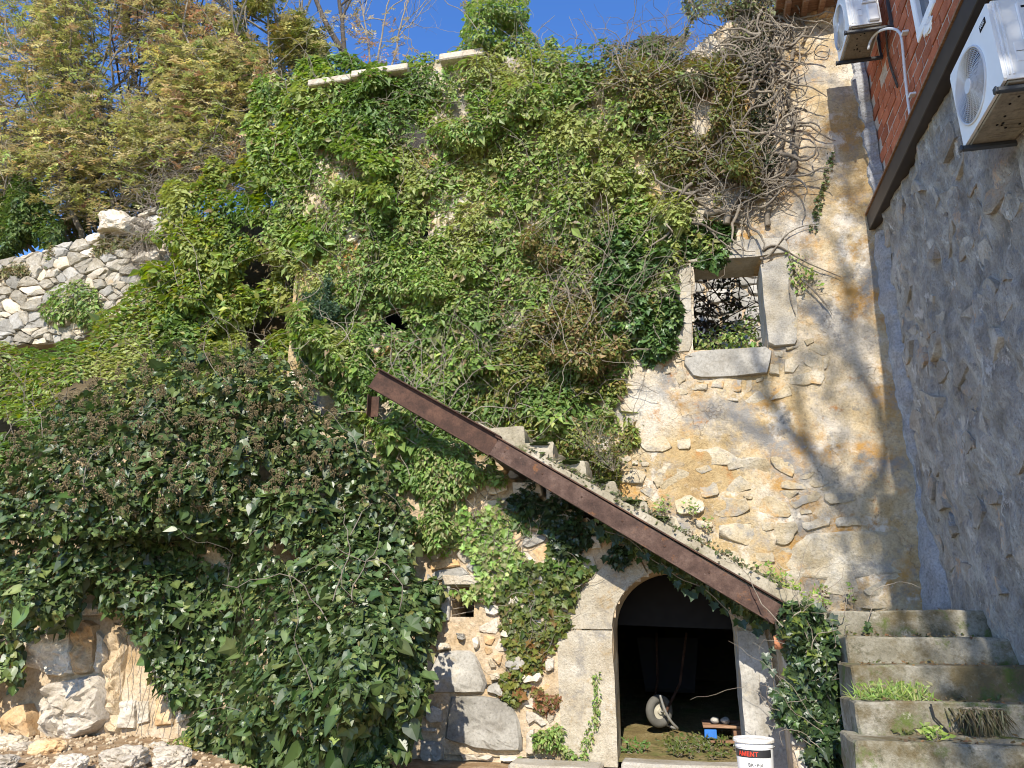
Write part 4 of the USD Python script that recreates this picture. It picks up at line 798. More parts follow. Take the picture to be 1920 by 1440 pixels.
climber('shaded_ivy', 'dark thin ivy on the shaded wall just below the beam', c, 900, .055, 'ivy', L_GLOSS, [(.05, .08, .025), (.03, .05, .018)], None, .03)
c = Cushion([(790, 820), (860, 820), (925, 860), (930, 900), (880, 910), (830, 980), (790, 1000)], YA-.1, .15, 26, 54, ((24, .07),), .12)
climber('hanging_creeper', 'green creeper tips hanging over the wall left of the stair end', c, 4200, .052, 'ovate', L_MATT, MID, None, .08, droop=.8)
c = Cushion([(825, 150), (850, 70), (872, 30), (900, 15), (935, -15), (985, 15), (1030, 55), (1055, 110), (1060, 190), (940, 190), (860, 200)], 8.45, .35, 45, 3, ((40, .16), (18, .09)), .15, rag=26)
t = climber('wall_top_creeper', 'pale green creeper mound standing against the sky on the wall top', c, 12000, .062, 'ovate', L_MATT, GREEN+[(.36, .42, .18)], None, .18, droop=.7); stems(c, t, 30, VINE, c.rng, rad=.005, kind='stuff')
c = Cushion([(1050, 140), (1075, 110), (1120, 105), (1150, 75), (1200, 65), (1250, 80), (1290, 100), (1390, 90), (1425, 240), (1430, 330), (1330, 360), (1230, 330), (1150, 240)], YW, .22, 40, 4, ((40, .10), (18, .06)), .22)
t = climber('thinning_creeper', 'half bare yellowing creeper of many twigs on the upper right of the ruin', c, 15000, .052, 'ovate', L_MATT, [(.32, .40, .11), (.32, .30, .08), (.19, .24, .06), (.36, .32, .09), (.28, .19, .08)], None, .10, droop=.6)
stems(c, t, 230, VINE, c.rng, length=(.3, 1.0), rad=.0055, kind='stuff', off=.15)
c = Cushion([(1140, 440), (1220, 395), (1300, 415), (1350, 450), (1330, 480), (1290, 520), (1298, 600), (1260, 650), (1215, 700), (1160, 690), (1120, 600), (1110, 520)], YW, .22, 60, 5, ((50, .10), (22, .08), (12, .04)), .12, rag=28)
t = climber('ivy_clump', 'dense dark green ivy clump left of the stone window', c, 8500, .064, 'ivy', L_GLOSS, [(.08, .16, .04), (.11, .20, .05), (.15, .24, .06), (.06, .12, .03)], None, .12)
stems(c, t, 40, VINE, c.rng, rad=.006, kind='stuff')
c = Cushion([(930, 470), (1000, 420), (1110, 410), (1180, 480), (1190, 600), (1150, 700), (1060, 720), (960, 660), (935, 560)], YW, .34, 60, 6, ((50, .10), (22, .08), (12, .05)), .22, rag=28)
t = climber('autumn_shrub', 'olive and brown shrub hanging on the wall between creeper and dark ivy', c, 19000, .052, 'ovate', L_MATT, BRN, None, .16, droop=.4)
stems(c, t, 160, VINE, c.rng, rad=.005, kind='stuff', off=.2)
c = Cushion([(870, 660), (960, 640), (1060, 690), (1160, 700), (1185, 740), (1170, 830), (1130, 880), (1060, 870), (990, 815), (930, 815), (870, 760)], YW-.05, .25, 50, 7, ((40, .12), (18, .08)), .25, rag=24)
t = climber('yellow_green_bush', 'yellow green bush growing above the top of the stone stair', c, 11000, .056, 'ovate', L_MATT, [(.30, .36, .06), (.24, .31, .06), (.38, .38, .09), (.18, .24, .05), (.34, .26, .10)], None, .14, droop=.4)
stems(c, t, 120, VINE, c.rng, length=(.3, .8), rad=.0045, kind='stuff')
c = Cushion([(560, 610), (640, 620), (700, 690), (800, 740), (880, 800), (925, 850), (905, 905), (850, 905), (820, 1000), (780, 1000), (700, 900), (640, 760)], 7.75, .35, 50, 8, ((50, .12), (22, .07), (12, .03)), .15)
t = climber('hanging_creeper', 'green creeper hanging below the free upper end of the beam', c, 20000, .058, 'ovate', L_MATT, MID+GREEN, None, .12, tint=patchy, szvar=.38, droop=.7)
stems(c, t, 80, VINE, c.rng, rad=.005, kind='stuff')
c = Cushion([(290, 640), (290, 415), (340, 345), (440, 300), (540, 295), (590, 340), (578, 450), (548, 500), (540, 600), (525, 660), (430, 670), (380, 650)], 9.2, .40, 70, 9, ((60, .16), (28, .11), (14, .06)), .1, rag=24)
t = climber('bright_creeper', 'bright yellow green creeper mound right of the terrace wall', c, 24000, .072, 'ovate', L_MATT, YEL, [3, 4, 1.5, 3], .16, tint=patchy, szvar=.38, droop=.5)
stems(c, t, 30, VINE, c.rng, rad=.006, kind='stuff')
c = Cushion([(-80, 640), (60, 640), (150, 600), (185, 575), (240, 545), (320, 560), (400, 640), (520, 650), (600, 640), (640, 700), (560, 760), (300, 790), (150, 880), (60, 900), (-80, 960)], 9.2, .35, 40, 10, ((80, .16), (50, .12), (24, .08)), .08, slope=np.clip((PYR-560)/240, 0, 1.2)*1.1)
t = climber('slope_creeper', 'low yellow green creeper on the slope between terrace wall and flowering ivy', c, 25000, .070, 'ovate', L_MATT, YEL+MID, None, .12, tint=patchy, szvar=.38, droop=.3, up=.7)
stems(c, t, 50, VINE, c.rng, rad=.005, kind='stuff')
c = Cushion([(40, 630), (60, 560), (130, 520), (180, 560), (175, 610), (100, 660)], 9.45, .2, 30, 11, ((30, .08),), .25)
climber('wall_plant', 'small green creeper patch on the terrace wall stones', c, 1100, .075, 'ovate', L_MATT, MID, None, .08)
c = Cushion([(555, 640), (560, 570), (600, 540), (650, 580), (655, 660), (600, 670)], 8.0, .35, 30, 12, ((26, .10),), .1)
climber('blue_green_shrub', 'small bluish feathery shrub at the left foot of the ruin', c, 2600, .055, 'slim', L_MATT, [(.07, .13, .06), (.10, .17, .08), (.05, .10, .05)], None, .12, droop=-.5)
c = Cushion([(-80, 480), (-80, 380), (20, 345), (90, 370), (130, 420), (120, 470), (40, 480)], 10.4, .6, 50, 13, ((40, .15), (18, .08)), .1)
climber('green_bush', 'dark green bush under the trees at the far left', c, 8000, .08, 'ovate', L_MATT, [(.12, .20, .045), (.17, .25, .06), (.09, .15, .04)], None, .2)

# the flowering ivy in the left foreground
DI = [(-120, 860), (0, 830), (90, 770), (230, 690), (330, 655), (450, 660), (560, 690), (640, 740), (700, 830), (715, 900), (745, 970), (768, 1040), (772, 1150), (772, 1250), (780, 1340), (765, 1480), (370, 1500), (355, 1340), (280, 1290), (250, 1180), (170, 1130), (120, 1190), (60, 1195), (-120, 1200)]
sl_ = np.clip((PYR-960)/300, 0, 1.1)*1.15*np.clip((PXR-420)/230, 0, 1)+np.clip((PYR-760)/200, 0, 1)*.25
c = Cushion(DI, 7.40, np.where((PXR < 460) & (PYR > 1000), .24, .50), 110, 14, ((75, .17), (34, .10), (16, .05)), .03, slope=sl_)
t = climber('flowering_ivy', 'huge dark glossy ivy with brown flower heads covering the lower left wall', c, 11500, .072, 'heart', L_GLOSS, IVY, [4, 4, 2.6, .9], .12, parts=290, up=.45, rand=.6, droop=.8, szvar=.35)
climber('flowering_ivy', '', c, 8500, .068, 'ivy', L_GLOSS, IVY, [4, 4, 2.6, .9], .12, up=.45, rand=.7, parent=t, szvar=.35, foliage='lobed_foliage')
climber('flowering_ivy', '', c, 8000, .048, 'ovate', L_MATT, IVY[1:]+[(.22, .24, .06)], None, .10, up=.45, rand=.8, parent=t, foliage='young_foliage')
stems(c, t, 26, VINE, c.rng, rad=.005, kind='stuff')
P, N, dep, px, py = c.sample(2600, .01); w = np.clip((1250-py)/500, .25, 1)*np.clip(c.rng.random(len(py))+.25, 0, 1); sel = np.argsort(-w)[:520]
ico = trimesh.Trimesh([[1, 0, 0], [-1, 0, 0], [0, 1, 0], [0, -1, 0], [0, 0, 1], [0, 0, -1]], [[0, 2, 4], [2, 1, 4], [1, 3, 4], [3, 0, 4], [2, 0, 5], [1, 2, 5], [3, 1, 5], [0, 3, 5]], process=False); big = Bag()
for q, i in enumerate(sel):
    b = Bag(); ctr = P[i]+N[i]*.05+np.array([0, -.02, .03]); rr = c.rng.uniform(.018, .042)
    dirs = unit(c.rng.normal(0, 1, (18, 3))+np.array([0, -.3, .5]))
    for dd in dirs: b.add((np.array(ico.vertices)*.0085+ctr+dd*rr, np.array(ico.faces)))
    for dd in dirs[:4]: b.add(tube([ctr-np.array([0, -.02, .05]), ctr+dd*rr*.8], .0022, 3, False))
    if q < 290: b.build('flower_head', UMBEL, t)
    else: big.add(b.mesh())
big.build('flower_heads', UMBEL, t, kind='stuff')
# a few trailing ivy roots over the boulders
rg = np.random.default_rng(8); bag = Bag()
for k in range(16):
    p = at(rg.uniform(225, 380), rg.uniform(1150, 1290), Y=YA-.16); pts = [p]
    for s in range(7): p = p+np.array([rg.normal(0, .015), rg.normal(0, .012), -rg.uniform(.04, .10)]); pts.append(p)
    bag.add(tube(pts, .0035, 4))
bag.build('root', VINE, t, kind='stuff')
c = Cushion([(-120, 1150), (60, 1180), (50, 1240), (20, 1340), (-120, 1360)], 7.2, .2, 30, 15, ((26, .08),), .2)
climber('ivy_fringe', 'small ivy fringe at the left picture edge beside the white block', c, 500, .085, 'heart', L_GLOSS, IVY+[(.12, .15, .03)], None, .08)
c = Cushion([(300, 1440), (330, 1380), (370, 1370), (420, 1480), (300, 1480)], 7.1, .12, 20, 16, ((20, .05),), .2)
climber('ground_weed', 'low yellow green weed at the foot of the ivy by the white stones', c, 700, .045, 'ovate', L_MATT, YEL, None, .06, up=1.0, category='weed')

# creeper on the cellar wall, turning yellow and red
def autumn(col, px, py, rng):
    k = np.clip((py-1030)/220, 0, 1)*rng.random(len(py)); tgt = np.where((rng.random(len(py)) < .25)[:, None], np.array([[.36, .15, .05]]), np.array([[.27, .27, .05]]))
    return col*(1-k[:, None])+tgt*k[:, None]
c = Cushion([(955, 970), (1030, 960), (1060, 1030), (1110, 1080), (1105, 1130), (1070, 1170), (1050, 1180), (1040, 1230), (1000, 1270), (970, 1310), (950, 1290), (945, 1230), (925, 1180), (920, 1100), (945, 1060)], YA-.03, .05, 20, 17, ((20, .03),), .30)
t = climber('wall_creeper', 'creeper turning yellow and red on the pale wall left of the arch', c, 1500, .058, 'ivy', L_MATT, [(.06, .11, .025), (.09, .15, .03), (.13, .19, .035)], None, .03, tint=autumn, parts=200, up=.15, rand=.35)
stems(c, t, 50, VINE, c.rng, length=(.2, .6), rad=.0035, kind='stuff', off=.05)
c = Cushion([(820, 900), (900, 880), (945, 950), (940, 1060), (915, 1110), (870, 1100), (835, 1090), (825, 1000)], YA-.03, .06, 20, 18, ((20, .03),), .42)
t = climber('wall_creeper', 'thin greener creeper on the wall above the small vent', c, 1300, .052, 'ivy', L_MATT, MID, None, .03, parts=60, up=.15, rand=.4); stems(c, t, 90, VINE, c.rng, length=(.2, .6), rad=.0035, kind='stuff', off=.05)
c = Cushion([(1000, 1180), (1030, 1180), (1040, 1260), (1030, 1350), (1005, 1350), (1000, 1270)], YA-.03, .03, 12, 19, ((20, .02),), .25)
climber('withered_creeper', 'strip of withered rust coloured creeper beside the pale door upright', c, 420, .042, 'ivy', L_MATT, [(.34, .17, .08), (.28, .14, .06), (.2, .2, .05)], None, .02, up=.1, rand=.4)
c = Cushion([(1085, 1425), (1090, 1390), (1108, 1330), (1112, 1260), (1122, 1255), (1122, 1330), (1105, 1400), (1100, 1430)], YA-.06, .02, 10, 20, (), 0.1, rag=5)
climber('tiny_creeper', 'thin trail of tiny leaves climbing the pale door upright', c, 260, .03, 'ovate', L_MATT, MID, None, .01)
c = Cushion([(990, 1420), (1000, 1370), (1040, 1350), (1080, 1395), (1090, 1430)], YA-.05, .1, 14, 21, ((20, .04),), .1)
climber('foot_weed', 'tangled weed at the foot of the wall left of the doorstep', c, 500, .045, 'ovate', L_MATT, MID, None, .05, category='weed')
c = Cushion([(770, 1300), (790, 1120), (815, 1080), (820, 1160), (800, 1220)], YA-.05, .2, 20, 22, ((20, .05),), .2)
climber('shade_ivy', 'shaded ivy sprays between the flowering ivy and the vent', c, 420, .075, 'heart', L_GLOSS, IVY, None, .08)
# ivy on the pier and under the beam
c = Cushion([(1440, 1135), (1475, 1095), (1500, 1110), (1545, 1140), (1578, 1165), (1590, 1200), (1575, 1260), (1588, 1330), (1588, 1460), (1500, 1470), (1490, 1380), (1480, 1290), (1490, 1230), (1460, 1190)], 6.90, .12, 26, 23, ((24, .05),), .28)
t = climber('pier_ivy', 'ivy covering the stone pier between the cellar door and the steps', c, 1700, .062, 'ivy', L_GLOSS, [(.05, .09, .03), (.08, .13, .035), (.035, .065, .025), (.16, .21, .04)], [3, 2, 2, .6], .05, parts=120, up=.2)
stems(c, t, 40, VINE, c.rng, length=(.3, .8), rad=.004, kind='stuff', off=.08)
rg = np.random.default_rng(21)
t = thing('trailing_ivy', 'pale ivy leaves trailing in the shade along the underside of the beam', 'climbing plant')
pp = [(1105, 978), (1122, 988), (1128, 996), (1150, 1004), (1158, 1010), (1196, 1036), (1210, 1040), (1240, 1060), (1250, 1066), (1285, 1105), (1300, 1112), (1312, 1100), (1340, 1130), (1270, 1090), (1390, 1165), (1438, 1170), (1420, 1180), (1445, 1215), (1438, 1240), (1448, 1255), (1450, 1290), (1455, 1330), (1436, 1225)]
for px, py in pp:
    P = np.array([at(px, py, Y=YB+.12)]); V, f, k = leaf_geo(P, np.array([[rg.normal(0, .3), -1, .5]]), np.array([[rg.normal(0, .4), 0, -1]]), np.array([rg.uniform(.07, .10)]), 'ivy'); obj('leaf', (V, f), L_GLOSS, t, color=np.repeat(np.array([[.07, .11, .06]]), k, 0))
for a_, b_ in (((1100, 970), (1250, 1060)), ((1240, 1055), (1400, 1165)), ((1440, 1160), (1455, 1330))):
    a, b = at(*a_, Y=YB+.14), at(*b_, Y=YB+.14); obj('stem', tube([a+(b-a)*s+np.array([0, 0, -.03*math.sin(9*s)]) for s in np.linspace(0, 1, 12)], .004, 4), VINE, t)
n = 260; s = rg.random(n); a, b = at(1120, 985, Y=YA-.10), at(1450, 1170, Y=YA-.10); P = a+(b-a)*s[:, None]+rg.normal(0, .045, (n, 3))*[1, .5, 1]-np.array([0, 0, .0]); V, f, k = leaf_geo(P, np.column_stack([rg.normal(0, .5, n), -np.ones(n), rg.normal(.3, .4, n)]), np.column_stack([rg.normal(0, .5, n), np.zeros(n), -np.ones(n)]), rg.uniform(.05, .09, n), 'ivy'); obj('foliage', (V, f), L_GLOSS, t, color=np.repeat(pick(rg, n, IVY), k, 0), kind='stuff')
# thin ivy line up the plaster, and the sprig at the window
c = Cushion([(1515, 430), (1525, 370), (1545, 310), (1556, 285), (1562, 290), (1552, 340), (1535, 400), (1528, 435)], YW-.02, .02, 6, 24, (), 0, rag=4)
climber('ivy_trail', 'thin dark ivy trail hanging down the bare plaster', c, 150, .032, 'ivy', L_GLOSS, IVY, None, .01)
c = Cushion([(1475, 500), (1490, 475), (1520, 470), (1530, 520), (1500, 545), (1480, 530)], YW-.06, .06, 12, 25, (), .3, rag=6)
t = climber('window_sprig', 'small green sprig with bare branches at the upper right window corner', c, 120, .045, 'ovate', L_MATT, GREEN, None, .04)
for q in ([(1430, 470), (1460, 462), (1490, 480), (1530, 500), (1578, 520)], [(1480, 478), (1500, 520), (1520, 540), (1545, 570)], [(1500, 520), (1540, 560), (1560, 590)], [(1425, 485), (1450, 470), (1475, 440), (1530, 420)], [(1490, 500), (1480, 540), (1492, 590)]):
    pts = np.array([at(x, y, Y=YW-.07) for x, y in q]); sp_ = CubicSpline(np.arange(len(pts)), pts); obj('branch', tube(sp_(np.linspace(0, len(pts)-1, 18)), np.linspace(.014, .004, 18), 6), VINE, t, True)
# dead vine at the right of the ruin
dv = thing('dead_vine', 'tangle of bare grey vine stems clinging to the upper right of the ruin', 'vine')
c1 = Cushion([(1385, 60), (1420, 10), (1475, 20), (1500, 70), (1505, 170), (1482, 250), (1440, 300), (1415, 200)], YW-.05, .20, 30, 26, ((24, .07),), .1)
c2 = Cushion([(1270, 330), (1330, 290), (1440, 270), (1480, 330), (1470, 380), (1420, 420), (1330, 420), (1290, 390)], YW-.05, .16, 30, 27, ((24, .06),), .1)
rg = np.random.default_rng(33)
for cc, n1 in ((c1, 80), (c2, 62)):
    P, N, *_ = cc.sample(n1, .05)
    for i in range(n1):
        p = P[i].copy(); d = unit(np.array([rg.choice([-1, 1])*rg.uniform(.4, 1), 0, rg.uniform(-.9, .5)])); pts = [p.copy()]
        for s in range(9): d = unit(d+rg.normal(0, .32, 3)*np.array([1, .5, 1])); p = p+d*rg.uniform(.05, .09); p[1] = np.clip(p[1], YW-.24, YW-.02); pts.append(p.copy())
        obj('stem', tube(pts, rg.uniform(.007, .024)*np.linspace(1, .3, 10), 6), VINE, dv, True)
    stems(cc, dv, 120, VINE, cc.rng, length=(.25, .8), rad=.005, kind='stuff', off=.1, name='twigs', wob=.45)
for q in ([(1440, 420), (1455, 330), (1470, 240), (1462, 150), (1450, 60), (1440, 0)], [(1480, 330), (1490, 250), (1478, 160), (1488, 90), (1470, 30)], [(1360, 420), (1400, 350), (1430, 290), (1425, 200), (1410, 110), (1400, 30)], [(1300, 330), (1360, 345), (1420, 330), (1470, 300)], [(1320, 400), (1380, 390), (1450, 360)]):
    pts = np.array([at(x, y, Y=YW-.07) for x, y in q]); u_ = np.linspace(0, len(pts)-1, 26); pts = CubicSpline(np.arange(len(pts)), pts)(u_)+rg.normal(0, .008, (26, 3)); obj('main_stem', tube(pts, np.linspace(.042, .014, 26)*rg.uniform(.7, 1.1), 8), VINE, dv, True)
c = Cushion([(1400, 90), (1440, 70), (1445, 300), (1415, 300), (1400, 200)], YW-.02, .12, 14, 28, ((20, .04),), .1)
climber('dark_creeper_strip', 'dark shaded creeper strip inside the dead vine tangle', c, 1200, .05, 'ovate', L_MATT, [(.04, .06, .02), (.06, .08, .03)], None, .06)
c = Cushion([(1060, 130), (1120, 95), (1200, 60), (1275, 60), (1285, -70), (1400, -70), (1450, 10), (1420, 120), (1330, 190), (1200, 170)], 8.25, .30, 40, 29, ((30, .14), (16, .08)), .25)
t = climber('wall_top_thicket', 'grey green twiggy thicket on the wall top left of the eave', c, 15000, .050, 'ovate', L_MATT, [(.30, .36, .15), (.24, .30, .11), (.38, .36, .17), (.34, .26, .14)], None, .25); stems(c, t, 150, VINE, c.rng, length=(.4, 1.2), rad=.005, kind='stuff')
# creeper inside the window
c = Cushion([(1290, 680), (1290, 480), (1380, 480), (1400, 560), (1340, 680)], 9.6, .3, 30, 30, ((24, .1),), .25)
t = climber('inner_creeper', 'withered brown creeper seen inside the stone window', c, 900, .07, 'ovate', L_MATT, [(.05, .05, .02), (.08, .06, .03), (.06, .08, .02)], None, .2); stems(c, t, 60, BARKD, c.rng, length=(.6, 1.6), rad=.010, kind='stuff')
c = Cushion([(1290, 670), (1300, 620), (1360, 610), (1440, 560), (1440, 670)], 9.0, .3, 20, 31, ((24, .1),), .35)
climber('inner_weed', 'green weeds growing behind the window sill', c, 800, .06, 'ovate', L_MATT, MID, None, .15, category='weed')

# weeds and grass
def tuft(name, label, spots, n, h, spread, cols, kind='blade', mat=L_MATT, seed=0, lean=.5, cat='weed', down=False):
    rg = np.random.default_rng(400+seed); t = thing(name, label, cat); ctr = np.array(spots)[rg.integers(0, len(spots), n)]
    P = ctr+np.column_stack([rg.normal(0, spread, n), rg.normal(0, spread*.5, n), np.zeros(n)]); T = np.column_stack([rg.normal(0, lean, n), rg.normal(-.15, lean, n), np.ones(n)])
    if kind != 'blade': P[:, 2] += rg.random(n)*h
    S = rg.uniform(.5, 1.2, n)*(h if kind == 'blade' else .045); N = np.column_stack([rg.normal(0, .6, n), -np.ones(n), rg.normal(.4, .4, n)])
    V, f, k = leaf_geo(P, N, (T*[1, 1, -1] if down else T) if kind == 'blade' else T*np.array([1, 1, .2]), S, kind)
    obj('foliage', (V, f), mat, t, color=np.repeat(pick(rg, n, cols), k, 0), kind='stuff')
    b = Bag()
    for i in range(0, n, 6): b.add(tube([ctr[i]-[0, 0, .02], (ctr[i]*.45+P[i]*.55)+rg.normal(0, .012, 3), P[i]+np.array([0, 0, .01])], .002, 3, False))
    b.build('stalks', VINE, t, kind='stuff')
tuft('step_grass', 'bright grass tuft growing on the fourth step tread', [at(x, 1312, Y=5.95) for x in (1640, 1655, 1665, 1680, 1700, 1720)], 420, .12, .07, GREEN+MID, seed=1, lean=.9)
tuft('step_weed', 'broad leaved little weed among the grass on the fourth step', [at(x, 1305, Y=6.0) for x in (1640, 1665, 1700, 1720)], 130, .08, .06, GREEN+MID, 'ovate', seed=14)
rg = np.random.default_rng(91); n = 260; i_ = rg.integers(0, 5, n); P = np.column_stack([rg.uniform(1.25, 2.3, n), np.array(eY)[i_]+np.where(i_ > 0, np.minimum(rg.exponential(.1, n), .3), rg.uniform(0, .5, n))+.03, np.array(eZ)[i_]+.012])
V, f, k = leaf_geo(P, np.column_stack([rg.normal(0, .5, n), rg.normal(-.4, .5, n), np.ones(n)]), rg.normal(0, 1, (n, 3)), rg.uniform(.02, .05, n), 'ovate'); data(obj('leaf_litter', (V, f), L_MATT, None, color=np.repeat(pick(rg, n, [(.24, .15, .07), (.30, .22, .10), (.14, .10, .05)]), k, 0)), label='brown fallen leaves scattered on the concrete steps', category='leaf litter', kind='stuff')
tuft('step_moss_edge', 'small mossy weeds along the inner corners of the concrete steps', [(x, eY[i]+.02, eZ[i+1]+.0) for i in range(0, 4) for x in np.random.default_rng(i).uniform(1.3, 2.3, 7)], 420, .03, .04, [(.10, .14, .03), (.16, .19, .05), (.2, .17, .08)], 'ovate', seed=15)
tuft('step_fern', 'small green plant on the fifth step by the crack', [at(x, 1385, Y=5.52) for x in (1745, 1755)], 60, .07, .03, GREEN, 'ovate', seed=2, lean=.9)
tuft('dry_grass', 'dry dark grass hanging on the right of the fourth step face', [at(x, 1330, Y=5.75) for x in (1820, 1835, 1850)], 260, .17, .06, [(.12, .10, .05), (.17, .14, .07), (.07, .075, .03)], seed=3, down=True, lean=.45)
tuft('landing_weed', 'thin tall weeds at the wall foot on the landing', [at(1548, 1138, Y=8.05), at(1545, 1138, Y=8.0), at(1600, 1138, Y=8.05)], 70, .22, .03, MID+[(.2, .12, .05)], 'ovate', seed=4)
tuft('stair_weed', 'small green weeds at the foot of the plaster behind the stair', [at(x, y, Y=8.1) for x, y in ((1240, 965), (1245, 960), (1330, 1000), (1300, 965))], 120, .16, .04, MID, 'ovate', seed=5)
tuft('stair_weed', 'green leafy weed beside the lowest stair stones above the beam end', [at(x, y, Y=7.3) for x, y in ((1440, 1085), (1450, 1095), (1470, 1105), (1495, 1125), (1530, 1140))], 170, .14, .05, GREEN, 'ovate', seed=6)
tuft('stair_edge_growth', 'grey green low growth and moss along the stair edge above the beam', [np.array([x, YB+.03, stair_z(x)+.03]) for x in np.linspace(-1.3, .8, 26)], 900, .05, .05, [(.14, .16, .06), (.20, .20, .10), (.10, .13, .03), (.24, .2, .11)], 'ovate', seed=16)
tuft('stair_bush', 'twiggy small bush with sparse yellow leaves behind the middle stair stones', [at(x, y, Y=7.8) for x, y in ((1140, 870), (1120, 850), (1150, 880), (1100, 840))], 420, .38, .12, [(.17, .19, .05), (.22, .17, .05), (.10, .13, .03)], 'ovate', seed=7)
tuft('door_weed', 'bright green nettle-like weed inside the arch at the left', [at(x, 1420, Z=.0)+np.array([0, .12, 0]) for x in (1175, 1190, 1205)], 90, .13, .035, [(.12, .22, .04), (.16, .26, .06)], 'ovate', seed=8)
tuft('floor_weeds', 'scattered small weeds on the sunlit cellar floor', [(x, y, .02+.085*(y-7.45)) for x, y in zip(np.random.default_rng(3).uniform(-.2, .5, 40), np.random.default_rng(4).uniform(7.5, 8.3, 40))], 420, .05, .05, [(.12, .17, .03), (.16, .19, .04), (.10, .11, .03)], 'ovate', seed=9)
tuft('step_foot_moss', 'mossy green growth beside the bottom step', [at(x, y, Y=7.2) for x, y in ((1540, 1438), (1560, 1430), (1575, 1438))], 200, .12, .06, [(.05, .08, .015), (.08, .11, .02)], 'ovate', seed=10)

# ================================================================== DOORWAY OBJECTS
bk = thing('bucket', 'white plastic bucket with dusty lid and black and red label, right of the cellar door', 'bucket')
bc = np.array([.475, 6.35]); H = .345; R0, R1 = .118, .138
def rev(prof, sec=40):
    m = trimesh.creation.revolve(np.array(prof), sections=sec); m.apply_translation((bc[0], bc[1], -.01)); return m
obj('body', rev([(0, 0), (R0-.004, 0), (R0, .006), (R1-.006, H-.05), (R1-.001, H-.045), (R1-.001, H-.03), (R1-.006, H-.025), (R1-.006, H-.012), (0, H-.012)]), WHITE, bk, 30)
obj('lid', rev([(0, H+.004), (R1-.03, H+.002), (R1-.022, H+.010), (R1+.004, H+.010), (R1+.008, H+.004), (R1+.008, H-.012), (R1+.001, H-.0135), (0, H-.010)]), DUSTY, bk, 30)
def band(z0, z1, a0, a1, off, mat, name, par):
    k = 24; a = np.linspace(a0, a1, k); rz = lambda z: R0+(R1-.006-R0)*(z/(H-.05))+off
    V = [(bc[0]+rz(z)*np.sin(t_), bc[1]-rz(z)*np.cos(t_), z-.01) for z in (z0, z1) for t_ in a]; V = np.array(V); i = np.arange(k-1)
    return obj(name, (V, np.concatenate([np.column_stack([i, i+1, i+k+1]), np.column_stack([i, i+k+1, i+k])])), mat, par, True)
lb = band(H-.108, H-.056, -1.45, .95, .0012, BLACKP, 'label_band', bk)
def wrap(txt, h, z, a0, mat, off=.002, bold=True, name='lettering'):
    m = meshkit.text_mesh(txt, h, .0012, bold); v = np.array(m.vertices); rz = R0+(R1-.006-R0)*((z+v[:, 1])/(H-.05))+off+v[:, 2]; a = a0+v[:, 0]/.13
    obj(name, trimesh.Trimesh(np.column_stack([bc[0]+rz*np.sin(a), bc[1]-rz*np.cos(a), z+v[:, 1]-.01]), m.faces), mat, lb)
wrap('AMENT', .030, H-.098, -1.02, REDP); wrap('BK-Pol', .022, H-.165, -.48, BLACKP, .0012)
for k in range(5): band(H-.20-.018*k, H-.197-.018*k, -.45, .15-.07*(k % 3), .001, plain('fine_print', (.45, .46, .47)) if k == 0 else UsdShade.Material.Get(stage, '/World/Looks/fine_print'), 'print_line', bk)
hp = [(bc[0]+(R1+.010)*math.cos(a), bc[1]-.02-.14*math.sin(a)*.35, H-.045-.09*math.sin(a)) for a in np.linspace(.0, -math.pi, 20)]
hp = [(bc[0]+(R1+.006)*math.cos(a), bc[1]+(R1+.006)*math.sin(a), H-.05-.10*math.sin(a)) for a in np.linspace(.05, math.pi-.05, 24)]
obj('handle', tube(hp, .003, 5), GALV, bk)

wb_ = thing('wheelbarrow', 'upended wheelbarrow in the dark doorway, its dusty front wheel in the sun', 'wheelbarrow')
wc = at(1236, 1333, Y=8.55); wr = .158
def wheel(R_, r_, n=36, k=12):
    a = np.linspace(0, 2*np.pi, n, endpoint=False); b = np.linspace(0, 2*np.pi, k, endpoint=False); A_, B_ = np.meshgrid(a, b, indexing='ij')
    V = np.stack([(R_+r_*np.cos(B_))*np.cos(A_), r_*np.sin(B_)*1.0, (R_+r_*np.cos(B_))*np.sin(A_)], -1).reshape(-1, 3); f = []
    for i in range(n):
        for j in range(k):
            p, q, u, w_ = i*k+j, ((i+1) % n)*k+j, ((i+1) % n)*k+(j+1) % k, i*k+(j+1) % k; f += [(p, q, u), (p, u, w_)]
    return V, np.array(f)
rz_ = trimesh.transformations.rotation_matrix(np.radians(38), (0, 0, 1))[:3, :3]
V, f = wheel(wr-.042, .042); tyre = obj('tyre', (V@rz_.T+wc, f), RUBBER, wb_, True)
m = trimesh.creation.revolve(np.array([(0, -.025), (.03, -.028), (.035, -.012), (.085, -.006), (.118, -.028), (.122, 0), (.118, .028), (.085, .006), (.035, .012), (.03, .028), (0, .025)]), sections=36); m.apply_transform(trimesh.transformations.rotation_matrix(np.pi/2, (1, 0, 0))); v = np.array(m.vertices)@rz_.T+wc; obj('rim', trimesh.Trimesh(v, m.faces), RIM, tyre, 30)
ax = rz_@np.array([0, 1., 0]); fwd = rz_@np.array([1., 0, 0])
obj('axle', tube([wc-ax*.10, wc+ax*.10], .008, 8), GALV, wb_)
hoop = [wc-ax*.11+np.array([0, 0, .16])-fwd*.06, wc-ax*.11+np.array([0, 0, .0])-fwd*.0, wc-ax*.11+fwd*.08-np.array([0, 0, .11]), wc-ax*.06+fwd*.17-np.array([0, 0, .165]), wc+ax*.05+fwd*.17-np.array([0, 0, .16]), wc+ax*.10+fwd*.10-np.array([0, 0, .12])]
sp_ = CubicSpline(np.arange(6), np.array(hoop)); obj('frame_hoop', tube(sp_(np.linspace(0, 5, 40)), .013, 8), GALV, wb_, True)
